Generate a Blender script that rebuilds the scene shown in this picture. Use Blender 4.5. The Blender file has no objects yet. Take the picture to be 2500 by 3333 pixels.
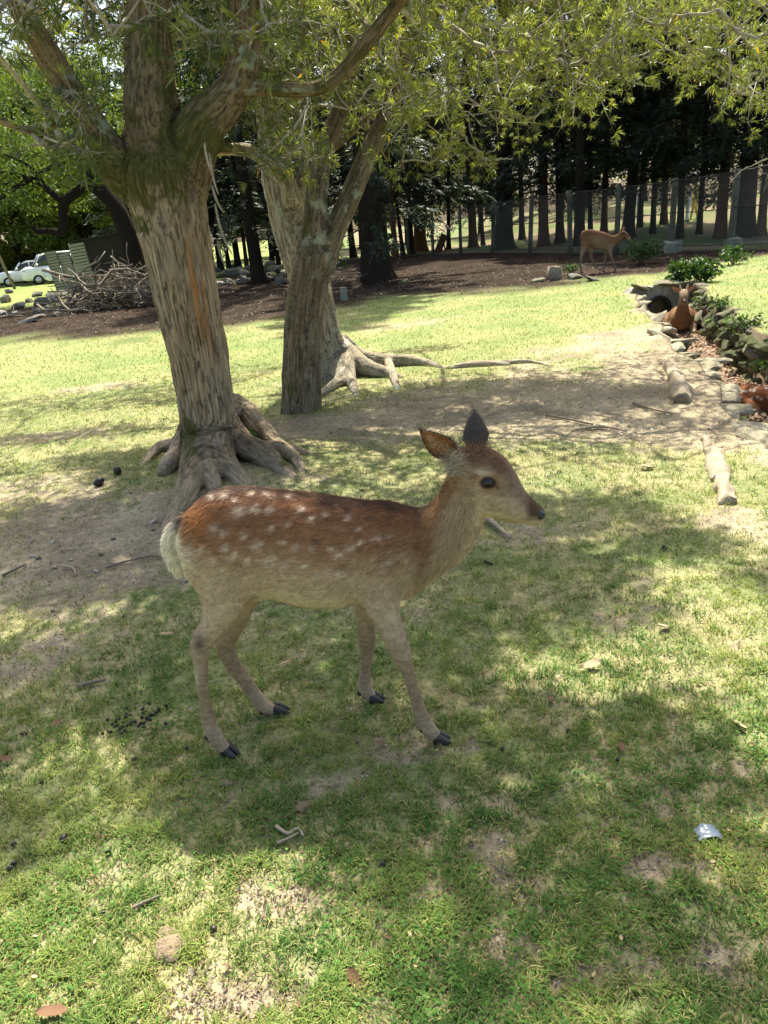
import bpy, bmesh, math, random
import numpy as np
from mathutils import Vector, Matrix
from mathutils.bvhtree import BVHTree
from mathutils.kdtree import KDTree

random.seed(7)
rng = np.random.default_rng(11)
scene = bpy.context.scene
COL = scene.collection
R = math.radians

# ------------------------------------------------------------------ camera
F_PX, CAM_H, PITCH, ROLL = 2400.0, 1.5, R(21.1), R(5.5)
cf = np.array([0, math.cos(PITCH), -math.sin(PITCH)])
_r0 = np.array([1.0, 0, 0]); _u0 = np.cross(_r0, cf)
cr = _r0 * math.cos(ROLL) - _u0 * math.sin(ROLL)
cu = _u0 * math.cos(ROLL) + _r0 * math.sin(ROLL)
CAM = np.array([0, 0, CAM_H])
cam_data = bpy.data.cameras.new('camera'); cam = bpy.data.objects.new('camera', cam_data)
COL.objects.link(cam); scene.camera = cam
cam_data.sensor_fit = 'HORIZONTAL'; cam_data.sensor_width = 36
cam_data.lens = 36 * F_PX / 2500
cam_data.clip_start = 0.05; cam_data.clip_end = 2000
cam.matrix_world = Matrix(((cr[0], cu[0], -cf[0], 0), (cr[1], cu[1], -cf[1], 0), (cr[2], cu[2], -cf[2], CAM_H), (0, 0, 0, 1)))

# ------------------------------------------------------------------ sky, sun, exposure
SUN_EL, SUN_AZ = R(61), R(6)          # azimuth: degrees from +Y towards +X
world = bpy.data.worlds.new('World'); scene.world = world; world.use_nodes = True
wn = world.node_tree.nodes; wl = world.node_tree.links
sky = wn.new('ShaderNodeTexSky'); sky.sky_type = 'NISHITA'; sky.sun_disc = False
sky.sun_elevation = SUN_EL; sky.sun_rotation = SUN_AZ
sky.air_density = 1.0; sky.dust_density = 4.0; sky.ozone_density = 0.6
wl.new(sky.outputs[0], wn['Background'].inputs[0]); wn['Background'].inputs[1].default_value = 0.125
sd = bpy.data.lights.new('sun', 'SUN'); sd.energy = 5.0; sd.angle = R(0.53); sd.color = (1, 0.95, 0.86)
sun = bpy.data.objects.new('sun', sd); COL.objects.link(sun)
SUN = np.array([math.cos(SUN_EL) * math.sin(SUN_AZ), math.cos(SUN_EL) * math.cos(SUN_AZ), math.sin(SUN_EL)])
sun.rotation_euler = Vector(SUN).to_track_quat('Z', 'Y').to_euler()
vs = scene.view_settings
vs.view_transform = 'Standard'; vs.look = 'None'; vs.exposure = 1.27; vs.gamma = 1; vs.use_curve_mapping = False
try:
    vs.use_white_balance = True; vs.white_balance_temperature = 6750; vs.white_balance_tint = 3
except Exception: pass
cy = scene.cycles
cy.use_denoising = True
cy.max_bounces = 7; cy.diffuse_bounces = 4; cy.glossy_bounces = 2; cy.transmission_bounces = 4; cy.transparent_max_bounces = 4
cy.sample_clamp_indirect = 6

# ------------------------------------------------------------------ pixel helpers (photo is 2500 x 3333)
def ray(px, py): return cf + cr * (px - 1250) / F_PX - cu * (py - 1666.5) / F_PX
def gp(px, py, z=0.0):
    d = ray(px, py); return CAM + d * ((z - CAM_H) / d[2])
def at(px, py, Y):
    d = ray(px, py); return CAM + d * (Y / d[1])
def pxm(p): return F_PX / ((np.asarray(p) - CAM) @ cf)
def proj(P):
    d = np.atleast_2d(P) - CAM; z = d @ cf
    return np.stack([1250 + F_PX * (d @ cr) / z, 1666.5 - F_PX * (d @ cu) / z], 1)
SS = 2500 / 1659.0
def gs(x, y, z=0.0): return gp(x * SS, y * SS, z)
def ats(x, y, Y): return at(x * SS, y * SS, Y)

# ------------------------------------------------------------------ noise (numpy gradient noise)
_perm = rng.permutation(256); _perm = np.concatenate([_perm, _perm, _perm])
_g3 = rng.normal(size=(256, 3)); _g3 /= np.linalg.norm(_g3, axis=1)[:, None]
def noise3(P):
    P = np.asarray(P, float); i = np.floor(P).astype(int); f = P - i; i &= 255
    w = f * f * f * (f * (f * 6 - 15) + 10); out = 0
    for dx in (0, 1):
        for dy in (0, 1):
            for dz in (0, 1):
                h = _perm[_perm[_perm[(i[:, 0] + dx) & 255] + ((i[:, 1] + dy) & 255)] + ((i[:, 2] + dz) & 255)]
                g = _g3[h]; d = f - np.array([dx, dy, dz])
                ww = (w[:, 0] if dx else 1 - w[:, 0]) * (w[:, 1] if dy else 1 - w[:, 1]) * (w[:, 2] if dz else 1 - w[:, 2])
                out = out + ww * (g * d).sum(1)
    return out * 1.6
def fbm(P, oct=4):
    P = np.asarray(P, float); s = 0; a = 1
    for k in range(oct):
        s = s + a * noise3(P * 2 ** k + 17.3 * k); a *= 0.5
    return s
def n2(x, y, sc, oct=3, seed=0.0):
    x = np.asarray(x, float).ravel(); y = np.asarray(y, float).ravel()
    return fbm(np.stack([x * sc, y * sc, np.full_like(x, seed + 0.37)], 1), oct)
def sstep(a, b, x):
    t = np.clip((x - a) / (b - a), 0, 1); return t * t * (3 - 2 * t)
def mixc(a, b, t): return np.asarray(a) * (1 - t)[:, None] + np.asarray(b) * t[:, None]

# ------------------------------------------------------------------ mesh helpers
def mesh_data(name, V, Fc, col=None, smooth=True, vecs=None):
    V = np.asarray(V, np.float32); Fc = np.asarray(Fc, np.int32); n, k = Fc.shape
    m = bpy.data.meshes.new(name)
    m.vertices.add(len(V)); m.vertices.foreach_set('co', V.ravel())
    m.loops.add(n * k); m.loops.foreach_set('vertex_index', Fc.ravel())
    m.polygons.add(n); m.polygons.foreach_set('loop_start', np.arange(0, n * k, k, dtype=np.int32))
    try: m.polygons.foreach_set('loop_total', np.full(n, k, np.int32))
    except Exception: pass
    m.update(calc_edges=True)
    m.polygons.foreach_set('use_smooth', np.full(n, bool(smooth)))
    if col is not None:
        a = m.color_attributes.new('Col', 'FLOAT_COLOR', 'POINT')
        c = np.ones((len(V), 4), np.float32); c[:, :3] = col
        a.data.foreach_set('color', c.ravel())
    if vecs is not None:
        for nm, v in vecs.items():
            a = m.attributes.new(nm, 'FLOAT_VECTOR', 'POINT'); a.data.foreach_set('vector', np.asarray(v, np.float32).ravel())
    m.validate(); m.update()
    return m
def obj(name, md, mat=None, parent=None, loc=None):
    o = bpy.data.objects.new(name, md); COL.objects.link(o)
    if mat is not None and not md.materials: md.materials.append(mat)
    if parent is not None: o.parent = parent
    if loc is not None: o.location = [float(v) for v in loc]
    return o
def tag(o, label=None, cat=None, group=None, kind=None):
    if label: o['label'] = label
    if cat: o['category'] = cat
    if group: o['group'] = group
    if kind: o['kind'] = kind
    return o
def empty(name, loc=(0, 0, 0), rz=0):
    o = bpy.data.objects.new(name, None); COL.objects.link(o); o.empty_display_size = 0.1
    o.location = [float(v) for v in loc]; o.rotation_euler = (0, 0, rz); return o
def copy_tree(o, parent=None):
    c = o.copy(); COL.objects.link(c); c.parent = parent
    for ch in list(o.children): copy_tree(ch, c)
    return c
class MB:
    """collects triangles"""
    def __init__(s): s.V = []; s.F = []; s.C = []; s.n = 0
    def add(s, V, Fc, C=None):
        V = np.asarray(V, float); s.V.append(V); s.F.append(np.asarray(Fc, int) + s.n)
        if C is None: C = (1, 1, 1)
        C = np.asarray(C, float); s.C.append(np.broadcast_to(C, (len(V), 3)) if C.ndim == 1 else C); s.n += len(V); return s
    def get(s): return np.concatenate(s.V), np.concatenate(s.F), np.concatenate(s.C)
    def md(s, name, smooth=True): return mesh_data(name, *s.get(), smooth=smooth)
def quads2tris(Q): Q = np.asarray(Q); return np.concatenate([Q[:, [0, 1, 2]], Q[:, [0, 2, 3]]])
def frames(pts):
    pts = np.asarray(pts, float); T = np.gradient(pts, axis=0); T /= np.linalg.norm(T, axis=1)[:, None] + 1e-9
    ref = np.array([0, 1.0, 0.0]) if abs(T[0] @ np.array([0, 1.0, 0])) < .9 else np.array([1.0, 0, 0])
    U = []; u = ref - T[0] * (ref @ T[0]); u /= np.linalg.norm(u)
    for t in T:
        u = u - t * (u @ t); u /= np.linalg.norm(u) + 1e-9; U.append(u)
    U = np.array(U); return T, U, np.cross(T, U)
def tube(pts, rad, n=8, lat=1.0, tw=None):
    """rad radius (scalar/list); lat scales the U axis; closed ends. triangles"""
    pts = np.asarray(pts, float); k = len(pts); rad = np.broadcast_to(np.asarray(rad, float), (k,)); lat = np.broadcast_to(np.asarray(lat, float), (k,))
    T, U, W = frames(pts); a = np.linspace(0, 2 * np.pi, n, endpoint=False)
    V = pts[:, None] + (np.cos(a)[None, :, None] * (U * (rad * lat)[:, None])[:, None] + np.sin(a)[None, :, None] * (W * rad[:, None])[:, None])
    V = V.reshape(-1, 3); i = np.arange(k - 1)[:, None] * n; j = np.arange(n)[None, :]; j2 = (j + 1) % n
    Q = np.stack([i + j, i + j2, i + n + j2, i + n + j], -1).reshape(-1, 4)
    V = np.concatenate([V, pts[:1], pts[-1:]]); c0, c1 = k * n, k * n + 1
    jj = np.arange(n); cap0 = np.stack([np.full(n, c0), (jj + 1) % n, jj], 1); cap1 = np.stack([np.full(n, c1), (k - 1) * n + jj, (k - 1) * n + (jj + 1) % n], 1)
    return V, np.concatenate([quads2tris(Q), cap0, cap1])
def smooth_chain(pts, rad, per=8):
    P = np.asarray(pts, float); Rr = np.asarray(rad, float).reshape(len(P), -1)
    A = np.concatenate([P, Rr], 1); A = np.concatenate([[2 * A[0] - A[1]], A, [2 * A[-1] - A[-2]]]); out = []
    for i in range(1, len(A) - 2):
        for t in np.linspace(0, 1, per, endpoint=False):
            p0, p1, p2, p3 = A[i - 1:i + 3]
            out.append(0.5 * ((2 * p1) + (-p0 + p2) * t + (2 * p0 - 5 * p1 + 4 * p2 - p3) * t * t + (-p0 + 3 * p1 - 3 * p2 + p3) * t ** 3))
    out.append(A[-2]); out = np.array(out); rr = out[:, 3:]
    if rr.shape[1] == 1: return out[:, :3], np.maximum(rr[:, 0], 1e-4)
    return out[:, :3], rr
def loft(rings):
    """rings (k,n,3) -> closed tris"""
    rings = np.asarray(rings, float); k, n, _ = rings.shape; V = rings.reshape(-1, 3)
    i = np.arange(k - 1)[:, None] * n; j = np.arange(n)[None, :]; j2 = (j + 1) % n
    Q = np.stack([i + j, i + j2, i + n + j2, i + n + j], -1).reshape(-1, 4)
    V = np.concatenate([V, rings[:1].mean(1), rings[-1:].mean(1)]); jj = np.arange(n)
    c0 = np.stack([np.full(n, k * n), (jj + 1) % n, jj], 1); c1 = np.stack([np.full(n, k * n + 1), (k - 1) * n + jj, (k - 1) * n + (jj + 1) % n], 1)
    return V, np.concatenate([quads2tris(Q), c0, c1])
def box(c, s, M=None):
    V = np.array([[x, y, z] for x in (-.5, .5) for y in (-.5, .5) for z in (-.5, .5)]) * np.asarray(s, float)
    if M is not None: V = V @ np.asarray(M).T
    V = V + np.asarray(c, float)
    Q = np.array([[0, 1, 3, 2], [4, 6, 7, 5], [0, 4, 5, 1], [2, 3, 7, 6], [0, 2, 6, 4], [1, 5, 7, 3]])
    return V, quads2tris(Q)
def icos(sub=2):
    bm = bmesh.new(); bmesh.ops.create_icosphere(bm, subdivisions=sub, radius=1)
    V = np.array([v.co[:] for v in bm.verts]); Fc = np.array([[v.index for v in f.verts] for f in bm.faces]); bm.free(); return V, Fc
ICO = {k: icos(k) for k in (1, 2, 3)}
def remesh(V, Fc, voxel, smooth=4):
    o = bpy.data.objects.new('tmp', mesh_data('tmp', V, Fc)); COL.objects.link(o)
    md = o.modifiers.new('r', 'REMESH'); md.mode = 'VOXEL'; md.voxel_size = voxel; md.adaptivity = 0
    if smooth:
        s = o.modifiers.new('s', 'SMOOTH'); s.factor = 0.5; s.iterations = smooth
    dg = bpy.context.evaluated_depsgraph_get(); ev = o.evaluated_get(dg); m = ev.to_mesh(); m.calc_loop_triangles()
    v = np.empty(len(m.vertices) * 3, np.float32); m.vertices.foreach_get('co', v)
    nn = np.empty(len(m.vertices) * 3, np.float32); m.vertices.foreach_get('normal', nn)
    t = np.empty(len(m.loop_triangles) * 3, np.int32); m.loop_triangles.foreach_get('vertices', t)
    v = v.reshape(-1, 3).astype(float); nn = nn.reshape(-1, 3).astype(float); t = t.reshape(-1, 3); ev.to_mesh_clear()
    dat = o.data; bpy.data.objects.remove(o); bpy.data.meshes.remove(dat)
    return v, t, nn
def rotz(a): c, s = math.cos(a), math.sin(a); return np.array([[c, -s, 0], [s, c, 0], [0, 0, 1.0]])
def rot_axis(ax, a): return np.array(Matrix.Rotation(a, 3, Vector(ax)))

# ------------------------------------------------------------------ materials
def mat_new(name):
    m = bpy.data.materials.new(name); m.use_nodes = True; return m, m.node_tree.nodes, m.node_tree.links
def pmat(name, color=(.5, .5, .5), rough=.8, var=.25, scale=8, detail=6, bump=0.0, bscale=None, attr=False, spec=.3, metal=0.0, coord='Object', stretch=(1, 1, 1), vec_attr=None, bdist=.02, col2=None, sheen=0.0):
    m, N, L = mat_new(name); b = N['Principled BSDF']
    b.inputs['Roughness'].default_value = rough; b.inputs['Specular IOR Level'].default_value = spec; b.inputs['Metallic'].default_value = metal
    if sheen: b.inputs['Sheen Weight'].default_value = sheen
    if vec_attr:
        at_ = N.new('ShaderNodeAttribute'); at_.attribute_name = vec_attr; src = at_.outputs['Vector']
    else:
        tc = N.new('ShaderNodeTexCoord'); src = tc.outputs[coord]
    mp = N.new('ShaderNodeMapping'); mp.inputs['Scale'].default_value = stretch; L.new(src, mp.inputs[0])
    nz = N.new('ShaderNodeTexNoise'); nz.inputs['Scale'].default_value = scale; nz.inputs['Detail'].default_value = detail; nz.inputs['Roughness'].default_value = .65; L.new(mp.outputs[0], nz.inputs[0])
    mr = N.new('ShaderNodeMapRange'); mr.inputs[1].default_value = .25; mr.inputs[2].default_value = .75; mr.inputs[3].default_value = 1 - var; mr.inputs[4].default_value = 1 + var; L.new(nz.outputs[0], mr.inputs[0])
    mx = N.new('ShaderNodeMix'); mx.data_type = 'RGBA'; mx.blend_type = 'MULTIPLY'; mx.inputs[0].default_value = 1
    if attr:
        ca = N.new('ShaderNodeVertexColor'); ca.layer_name = 'Col'; csrc = ca.outputs[0]; L.new(csrc, mx.inputs[6])
    else:
        mx.inputs[6].default_value = (*color, 1)
        if col2 is not None:
            n3 = N.new('ShaderNodeTexNoise'); n3.inputs['Scale'].default_value = scale * .4; L.new(mp.outputs[0], n3.inputs[0])
            m3 = N.new('ShaderNodeMix'); m3.data_type = 'RGBA'; m3.inputs[6].default_value = (*color, 1); m3.inputs[7].default_value = (*col2, 1)
            r3 = N.new('ShaderNodeMapRange'); r3.inputs[1].default_value = .4; r3.inputs[2].default_value = .6; L.new(n3.outputs[0], r3.inputs[0]); L.new(r3.outputs[0], m3.inputs[0]); L.new(m3.outputs[2], mx.inputs[6])
    L.new(mr.outputs[0], mx.inputs[7]); L.new(mx.outputs[2], b.inputs['Base Color'])
    if bump:
        nb = N.new('ShaderNodeTexNoise'); nb.inputs['Scale'].default_value = bscale or scale * 3; nb.inputs['Detail'].default_value = 5; L.new(mp.outputs[0], nb.inputs[0])
        bp = N.new('ShaderNodeBump'); bp.inputs['Strength'].default_value = bump; bp.inputs['Distance'].default_value = bdist; L.new(nb.outputs[0], bp.inputs['Height']); L.new(bp.outputs[0], b.inputs['Normal'])
    return m
def leafmat(name, trans=.45, rough=.5, gain=(1, 1, 1), tint=(1.25, 1.2, .45), spec=.3):
    """vertex-coloured leaf that lets light through"""
    m, N, L = mat_new(name); out = N['Material Output']; b = N['Principled BSDF']; b.inputs['Roughness'].default_value = rough; b.inputs['Specular IOR Level'].default_value = spec
    ca = N.new('ShaderNodeVertexColor'); ca.layer_name = 'Col'; L.new(ca.outputs[0], b.inputs['Base Color'])
    tr = N.new('ShaderNodeBsdfTranslucent'); mx = N.new('ShaderNodeMix'); mx.data_type = 'RGBA'; mx.blend_type = 'MULTIPLY'; mx.inputs[0].default_value = 1; mx.inputs[7].default_value = (*tint, 1)
    L.new(ca.outputs[0], mx.inputs[6]); L.new(mx.outputs[2], tr.inputs[0])
    ms = N.new('ShaderNodeMixShader'); ms.inputs[0].default_value = trans; L.new(b.outputs[0], ms.inputs[1]); L.new(tr.outputs[0], ms.inputs[2]); L.new(ms.outputs[0], out.inputs[0])
    return m
M = {}
M['bark'] = pmat('bark', attr=True, rough=.95, var=.42, scale=110, detail=4, bump=1.0, bscale=130, vec_attr='flow', bdist=.02, spec=.08, stretch=(1, 1, .6))
M['bark_dark'] = pmat('bark_dark', (.036, .027, .020), rough=.95, var=.45, scale=9, stretch=(6, 6, .8), bump=.8, bscale=14, bdist=.05, spec=.1)
M['bark_red'] = pmat('bark_red', (.12, .06, .033), rough=.95, var=.4, scale=9, stretch=(6, 6, .8), bump=.8, bscale=14, bdist=.05, spec=.1)
M['twig'] = pmat('twig', attr=True, rough=.9, var=.4, scale=40, spec=.1)
M['leaf'] = leafmat('podocarp_leaf', .5, .38, tint=(1.5, 1.4, .62), spec=.6)
M['leaf_far'] = leafmat('broadleaf', .45, .55)
M['needle'] = leafmat('conifer_needle', .18, .6, tint=(1.1, 1.1, .6))
M['grass'] = leafmat('grass_blade', .4, .6, tint=(1.15, 1.1, .5), spec=.2)
M['plant'] = leafmat('plant_leaf', .35, .5)
M['stone'] = pmat('stone', (.20, .185, .155), rough=.92, var=.35, scale=7, bump=.6, bscale=22, bdist=.03, col2=(.13, .125, .10), spec=.2)
M['stone_pale'] = pmat('stone_pale', (.45, .42, .36), rough=.92, var=.3, scale=6, bump=.5, bscale=25, bdist=.02, spec=.2)
M['concrete'] = pmat('concrete', (.30, .285, .24), rough=.9, var=.3, scale=4, bump=.3, bscale=30, bdist=.01, col2=(.20, .205, .15), spec=.2)
M['post_concrete'] = pmat('post_concrete', (.12, .112, .085), rough=.95, var=.35, scale=4, bump=.3, bscale=30, bdist=.01, col2=(.10, .105, .07), spec=.1)  # fence posts darker than other concrete, their shade put into the colour
M['wood_pale'] = pmat('weathered_wood', (.36, .29, .205), rough=.85, var=.4, scale=14, stretch=(1, 1, 1), bump=.6, bscale=60, bdist=.01, spec=.2)
M['stick'] = pmat('stick', (.20, .165, .125), rough=.9, var=.4, scale=9, bump=.5, bscale=40, spec=.15)
M['wire'] = pmat('wire', (.22, .22, .20), rough=.4, var=.2, metal=.9)
M['wire_dark'] = pmat('wire_dark', (.035, .033, .03), rough=.7, var=.3)
M['dung'] = pmat('dung', (.022, .017, .013), rough=.45, var=.3, scale=80, spec=.4)
M['soil_clod'] = pmat('soil_clod', (.25, .185, .125), rough=1, var=.3, scale=60, bump=.6, bscale=140, spec=.1)
M['dry_leaf'] = pmat('dry_leaf', (.16, .085, .045), rough=.7, var=.35, scale=60, spec=.25)
M['dry_leaf_pale'] = pmat('dry_leaf_pale', (.42, .30, .18), rough=.75, var=.35, scale=60, spec=.25)
M['black'] = pmat('black_gloss', (.006, .005, .005), rough=.08, var=.1, spec=.6)
M['nose'] = pmat('nose_pad', (.018, .018, .022), rough=.33, var=.3, scale=200, bump=.4, bscale=500, bdist=.002, spec=.6)
M['hoof'] = pmat('hoof_horn', (.034, .032, .031), rough=.5, var=.3, scale=60, spec=.4)
M['hide'] = pmat('hide', attr=True, rough=.85, var=.15, scale=90, bump=.3, bscale=200, bdist=.004, spec=.15)
M['fur'] = leafmat('fur_strand', .25, .7, tint=(1, .95, .85), spec=.15)
M['ear_skin'] = leafmat('ear_skin', .3, .7, tint=(1.3, .85, .5), spec=.15)
M['car_paint'] = pmat('car_paint', (.82, .83, .84), rough=.22, var=.03, spec=.5)
M['car_blue'] = pmat('car_paint_pale_blue', (.62, .70, .78), rough=.22, var=.03, spec=.5)
M['glass'] = pmat('car_glass', (.025, .035, .035), rough=.06, var=.1, spec=.6)
M['tyre'] = pmat('tyre', (.02, .02, .02), rough=.85, var=.2)
M['rim'] = pmat('rim', (.55, .55, .56), rough=.35, var=.1, metal=.6)
M['lamp_glass'] = pmat('lamp_glass', (.35, .42, .5), rough=.12, var=.2, spec=.6)
M['shed_panel'] = pmat('shed_panel', (.34, .34, .295), rough=.6, var=.15, scale=5, spec=.3)
M['shed_rib_shade'] = pmat('shed_rib_shade', (.12, .12, .10), rough=.7, var=.15)  # door backing darkened, shade between the ribs put into the colour
M['shed_dark'] = pmat('shed_dark', (.028, .026, .024), rough=.8, var=.3, scale=4)
M['roof_pale'] = pmat('roof_pale', (.4, .38, .35), rough=.8, var=.2)
M['cloth_white'] = pmat('cloth_white', (.75, .75, .8), rough=.9, var=.08)
M['cloth_yellow'] = pmat('cloth_yellow', (.78, .66, .2), rough=.9, var=.08)
M['cloth_dark'] = pmat('cloth_dark', (.05, .05, .06), rough=.9, var=.2)
M['cloth_brown'] = pmat('cloth_brown', (.16, .09, .06), rough=.8, var=.2)
M['skin'] = pmat('skin', (.6, .42, .32), rough=.6, var=.05)
M['hair'] = pmat('hair', (.02, .016, .013), rough=.5, var=.2)
M['parasol'] = pmat('parasol_cloth', (.72, .62, .66), rough=.8, var=.05)
M['blue'] = pmat('blue_paint', (.10, .17, .30), rough=.5, var=.15)
M['plastic'] = leafmat('clear_plastic', .3, .15, tint=(1, 1, 1), spec=.6)

# ------------------------------------------------------------------ terrain
DITCH = np.array([gp(2600, 1565)[:2], gp(2500, 1445)[:2], gp(2430, 1370)[:2], gp(2330, 1255)[:2], gp(2200, 1120)[:2], gp(2120, 1040)[:2], gp(2075, 985)[:2], gp(2057, 955)[:2]])
_d0 = DITCH[0] - (DITCH[1] - DITCH[0]) / np.linalg.norm(DITCH[1] - DITCH[0]) * 6
DITCH = np.concatenate([[_d0], DITCH])
Y_END = DITCH[-1, 1] + .05
D_DEPTH = .47
def ditch_left(y): return np.interp(y, DITCH[:, 1], DITCH[:, 0]) + .05 * np.sin(np.asarray(y) * 2.1) + .03 * np.sin(np.asarray(y) * 5.3 + 1)
def ditch_right(y): return ditch_left(y) + np.interp(y, [0, 5, 9, 12, Y_END], [.95, .88, .88, 1.05, 1.1])
EDGE = np.array([gs(-200, 770)[:2], gs(0, 742)[:2], gs(300, 722)[:2], gs(520, 700)[:2], gs(720, 662)[:2], gs(900, 646)[:2], gs(1100, 628)[:2], gs(1300, 612)[:2], gs(1500, 588)[:2], gs(1700, 560)[:2]])
EDGE = EDGE[np.argsort(EDGE[:, 0])]
def edge_y(x): return np.interp(x, EDGE[:, 0], EDGE[:, 1])
def in_ditch(x, y): return (x > ditch_left(y) - .02) & (x < ditch_right(y) + .02) & (y < Y_END)
FENCE_PX = [(1240, 838), (1330, 834), (1410, 831), (1500, 829), (1605, 827), (1725, 829), (1857, 831), (2005, 828), (2182, 822), (2375, 821), (2590, 818)]
FENCE = np.array([gp(*p)[:2] for p in FENCE_PX])
def fence_y(x): return np.interp(x, FENCE[::-1, 0] if FENCE[0, 0] > FENCE[-1, 0] else FENCE[:, 0], FENCE[::-1, 1] if FENCE[0, 0] > FENCE[-1, 0] else FENCE[:, 1])
def hgt(x, y):
    x = np.asarray(x, float); y = np.asarray(y, float); sh = x.shape
    x = x.ravel(); y = y.ravel()
    near = sstep(40, 6, y)
    h = .018 * n2(x, y, .9, 2, 3.1) * sstep(.5, 3.5, y) + .006 * n2(x, y, 5, 2, 8.2) * near
    h = h + .05 * np.clip(y - 26, 0, 30) * sstep(5, 13, x - (y - 26) * .1)      # hillside beyond the fence on the right
    xr_ = ditch_right(np.minimum(y, Y_END)) + np.maximum(0, y - Y_END) * .3; d_ = x - xr_
    gate = np.where(y < Y_END, (d_ > -.001).astype(float), sstep(-.5, .4, d_))
    h = h + gate * (.10 * np.exp(-np.maximum(d_, 0) / 2.5) + .25 * sstep(0, 4, d_)) * sstep(9, 0, y - Y_END)
    # low mound round the roots of the two trees
    for (cx, cy_, rr, hh) in ((-.9, 4.75, .8, .05), (-.5, 6.4, .5, .03), (.0, 7.9, .9, .06)):
        h = h + hh * np.exp(-((x - cx) ** 2 + (y - cy_) ** 2) / rr ** 2)
    return h.reshape(sh)
def H1(x, y): return float(hgt(np.array([x]), np.array([y]))[0])
def gph(px, py, it=3, ymax=44.0):
    """first point where the view ray meets the terrain"""
    d = ray(px, py); Y = np.linspace(.8, ymax, 2900); P = CAM[None] + d[None] * (Y / d[1])[:, None]; h = hgt(P[:, 0], P[:, 1]); k = np.nonzero(P[:, 2] <= h)[0]
    k = k[0] if len(k) else len(Y) - 1
    return np.array([P[k, 0], P[k, 1], h[k]])

BARE = []   # S coords: cx, cy, rx, ry, strength
for e in ((240, 1165, 370, 130, .98), (60, 1060, 140, 40, .5), (1150, 850, 420, 60, .65), (1280, 760, 220, 25, .6), (1400, 880, 230, 60, .75), (1560, 940, 150, 40, 1.), (1270, 930, 260, 22, .6),
          (950, 900, 300, 40, .6), (900, 700, 250, 14, .5), (120, 945, 160, 15, .5), (200, 840, 160, 12, .4), (640, 930, 140, 20, .8), (700, 830, 120, 18, .5), (1350, 720, 150, 16, .9), (1450, 790, 130, 30, .9),
          (600, 1960, 110, 60, .9), (520, 2160, 150, 70, .8), (860, 1620, 120, 40, .5), (940, 1960, 60, 60, .5), (1060, 1840, 70, 50, .7), (1390, 1870, 90, 30, .6), (1520, 2070, 110, 80, .7), (1590, 1120, 120, 40, .7),
          (1150, 1150, 170, 30, .4), (1330, 1330, 90, 26, .5), (700, 1690, 80, 25, .6), (480, 1730, 60, 30, .4), (1000, 1740, 110, 40, .5), (1330, 2140, 120, 50, .5), (100, 1400, 120, 60, .5), (900, 1830, 90, 30, .5), (1400, 1250, 120, 24, .5), (1050, 2060, 90, 40, .45), (230, 1900, 70, 25, .4)):
    cx, cy_, rx, ry, st = e
    c = gs(cx, cy_); ax = abs(gs(cx + rx, cy_)[0] - gs(cx - rx, cy_)[0]) / 2; ay = abs(gs(cx, cy_ - ry)[1] - gs(cx, cy_ + ry)[1]) / 2
    BARE.append((c[0], c[1], ax, ay, st))
def grass_amt(x, y):
    """1 full turf, 0 bare soil"""
    x = np.asarray(x, float).ravel(); y = np.asarray(y, float).ravel()
    b = np.zeros_like(x)
    for (cx, cy_, ax, ay, st) in BARE:
        b += st * np.exp(-(((x - cx) / ax) ** 2 + ((y - cy_) / ay) ** 2) ** 1.2)
    nn = .40 * n2(x, y, 1.6, 3, 1.7) + (.45 * n2(x, y, 6.5, 3, 5.5) + .40 * n2(x, y, 17, 2, 15.5)) * sstep(14, 4, y)
    g = .95 - b * np.where(y < 3.2, .88, 1) + nn * np.where(y < 3.2, .85, .75)
    dl = ditch_left(y)
    g -= .6 * sstep(.35, 0, np.abs(x - dl) + .2 * n2(x, y, 3, 2, 4.1)) * (y < Y_END)
    return np.clip(g, 0, 1)
def needle_amt(x, y):
    x = np.asarray(x, float).ravel(); y = np.asarray(y, float).ravel()
    e = edge_y(x) + 1.6 * n2(x, y, .5, 3, 9.1)
    a = sstep(-1.2, 1.4, y - e)
    a *= np.where((x < -7) & (y > 21), sstep(29, 26.5, y), 1)          # the field on the left
    return a
# ground sheet: rows of constant y, columns follow the ditch edges
rows = np.concatenate([np.linspace(-9, .55, 14), np.exp(np.linspace(math.log(.6), math.log(14), 330)), np.exp(np.linspace(math.log(14.2), math.log(70), 90)), np.array([80, 95, 120, 160, 230, 350, 600])])
rows = np.sort(np.concatenate([rows[np.abs(rows - Y_END) > .04], [Y_END - .02, Y_END + .02]]))
NL, NF, NR = 300, 14, 90
GV = []
gi = 0
for y in rows:
    lo, hi = -(.62 * max(y, 0) + 2.6), (.72 * max(y, 0) + 3.2)
    lo2, hi2 = lo - 6 - .8 * max(y, 0), hi + 6 + .8 * max(y, 0)
    yy = np.clip(y, -9, Y_END + 3); xl = float(ditch_left(yy)); xr = float(ditch_right(min(yy, Y_END)))
    if y > Y_END: xl += (y - Y_END) * .3; xr += (y - Y_END) * .3
    lo = min(lo, xl - 1); lo2 = min(lo2, lo - 1); hi = max(hi, xr + 1); hi2 = max(hi2, hi + 1)
    left = np.concatenate([np.linspace(lo2, lo, 12)[:-1], np.linspace(lo, xl, NL)])
    right = np.concatenate([np.linspace(xr, hi, NR), np.linspace(hi, hi2, 12)[1:]])
    fl = np.linspace(xl + .05, xr - .06, NF)
    xs = np.concatenate([left, fl, right]); ys = np.full_like(xs, y)
    zs = hgt(xs, ys)
    if y < Y_END:
        zf = -D_DEPTH + .05 * n2(fl, np.full_like(fl, y), 2, 2, 6.6) + .06 * np.linspace(-1, 1, NF) ** 4
        zs[len(left):len(left) + NF] = zf
    GV.append(np.stack([xs, ys, zs], 1))
nc = len(GV[0]); nr = len(GV); GVa = np.concatenate(GV)
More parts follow.
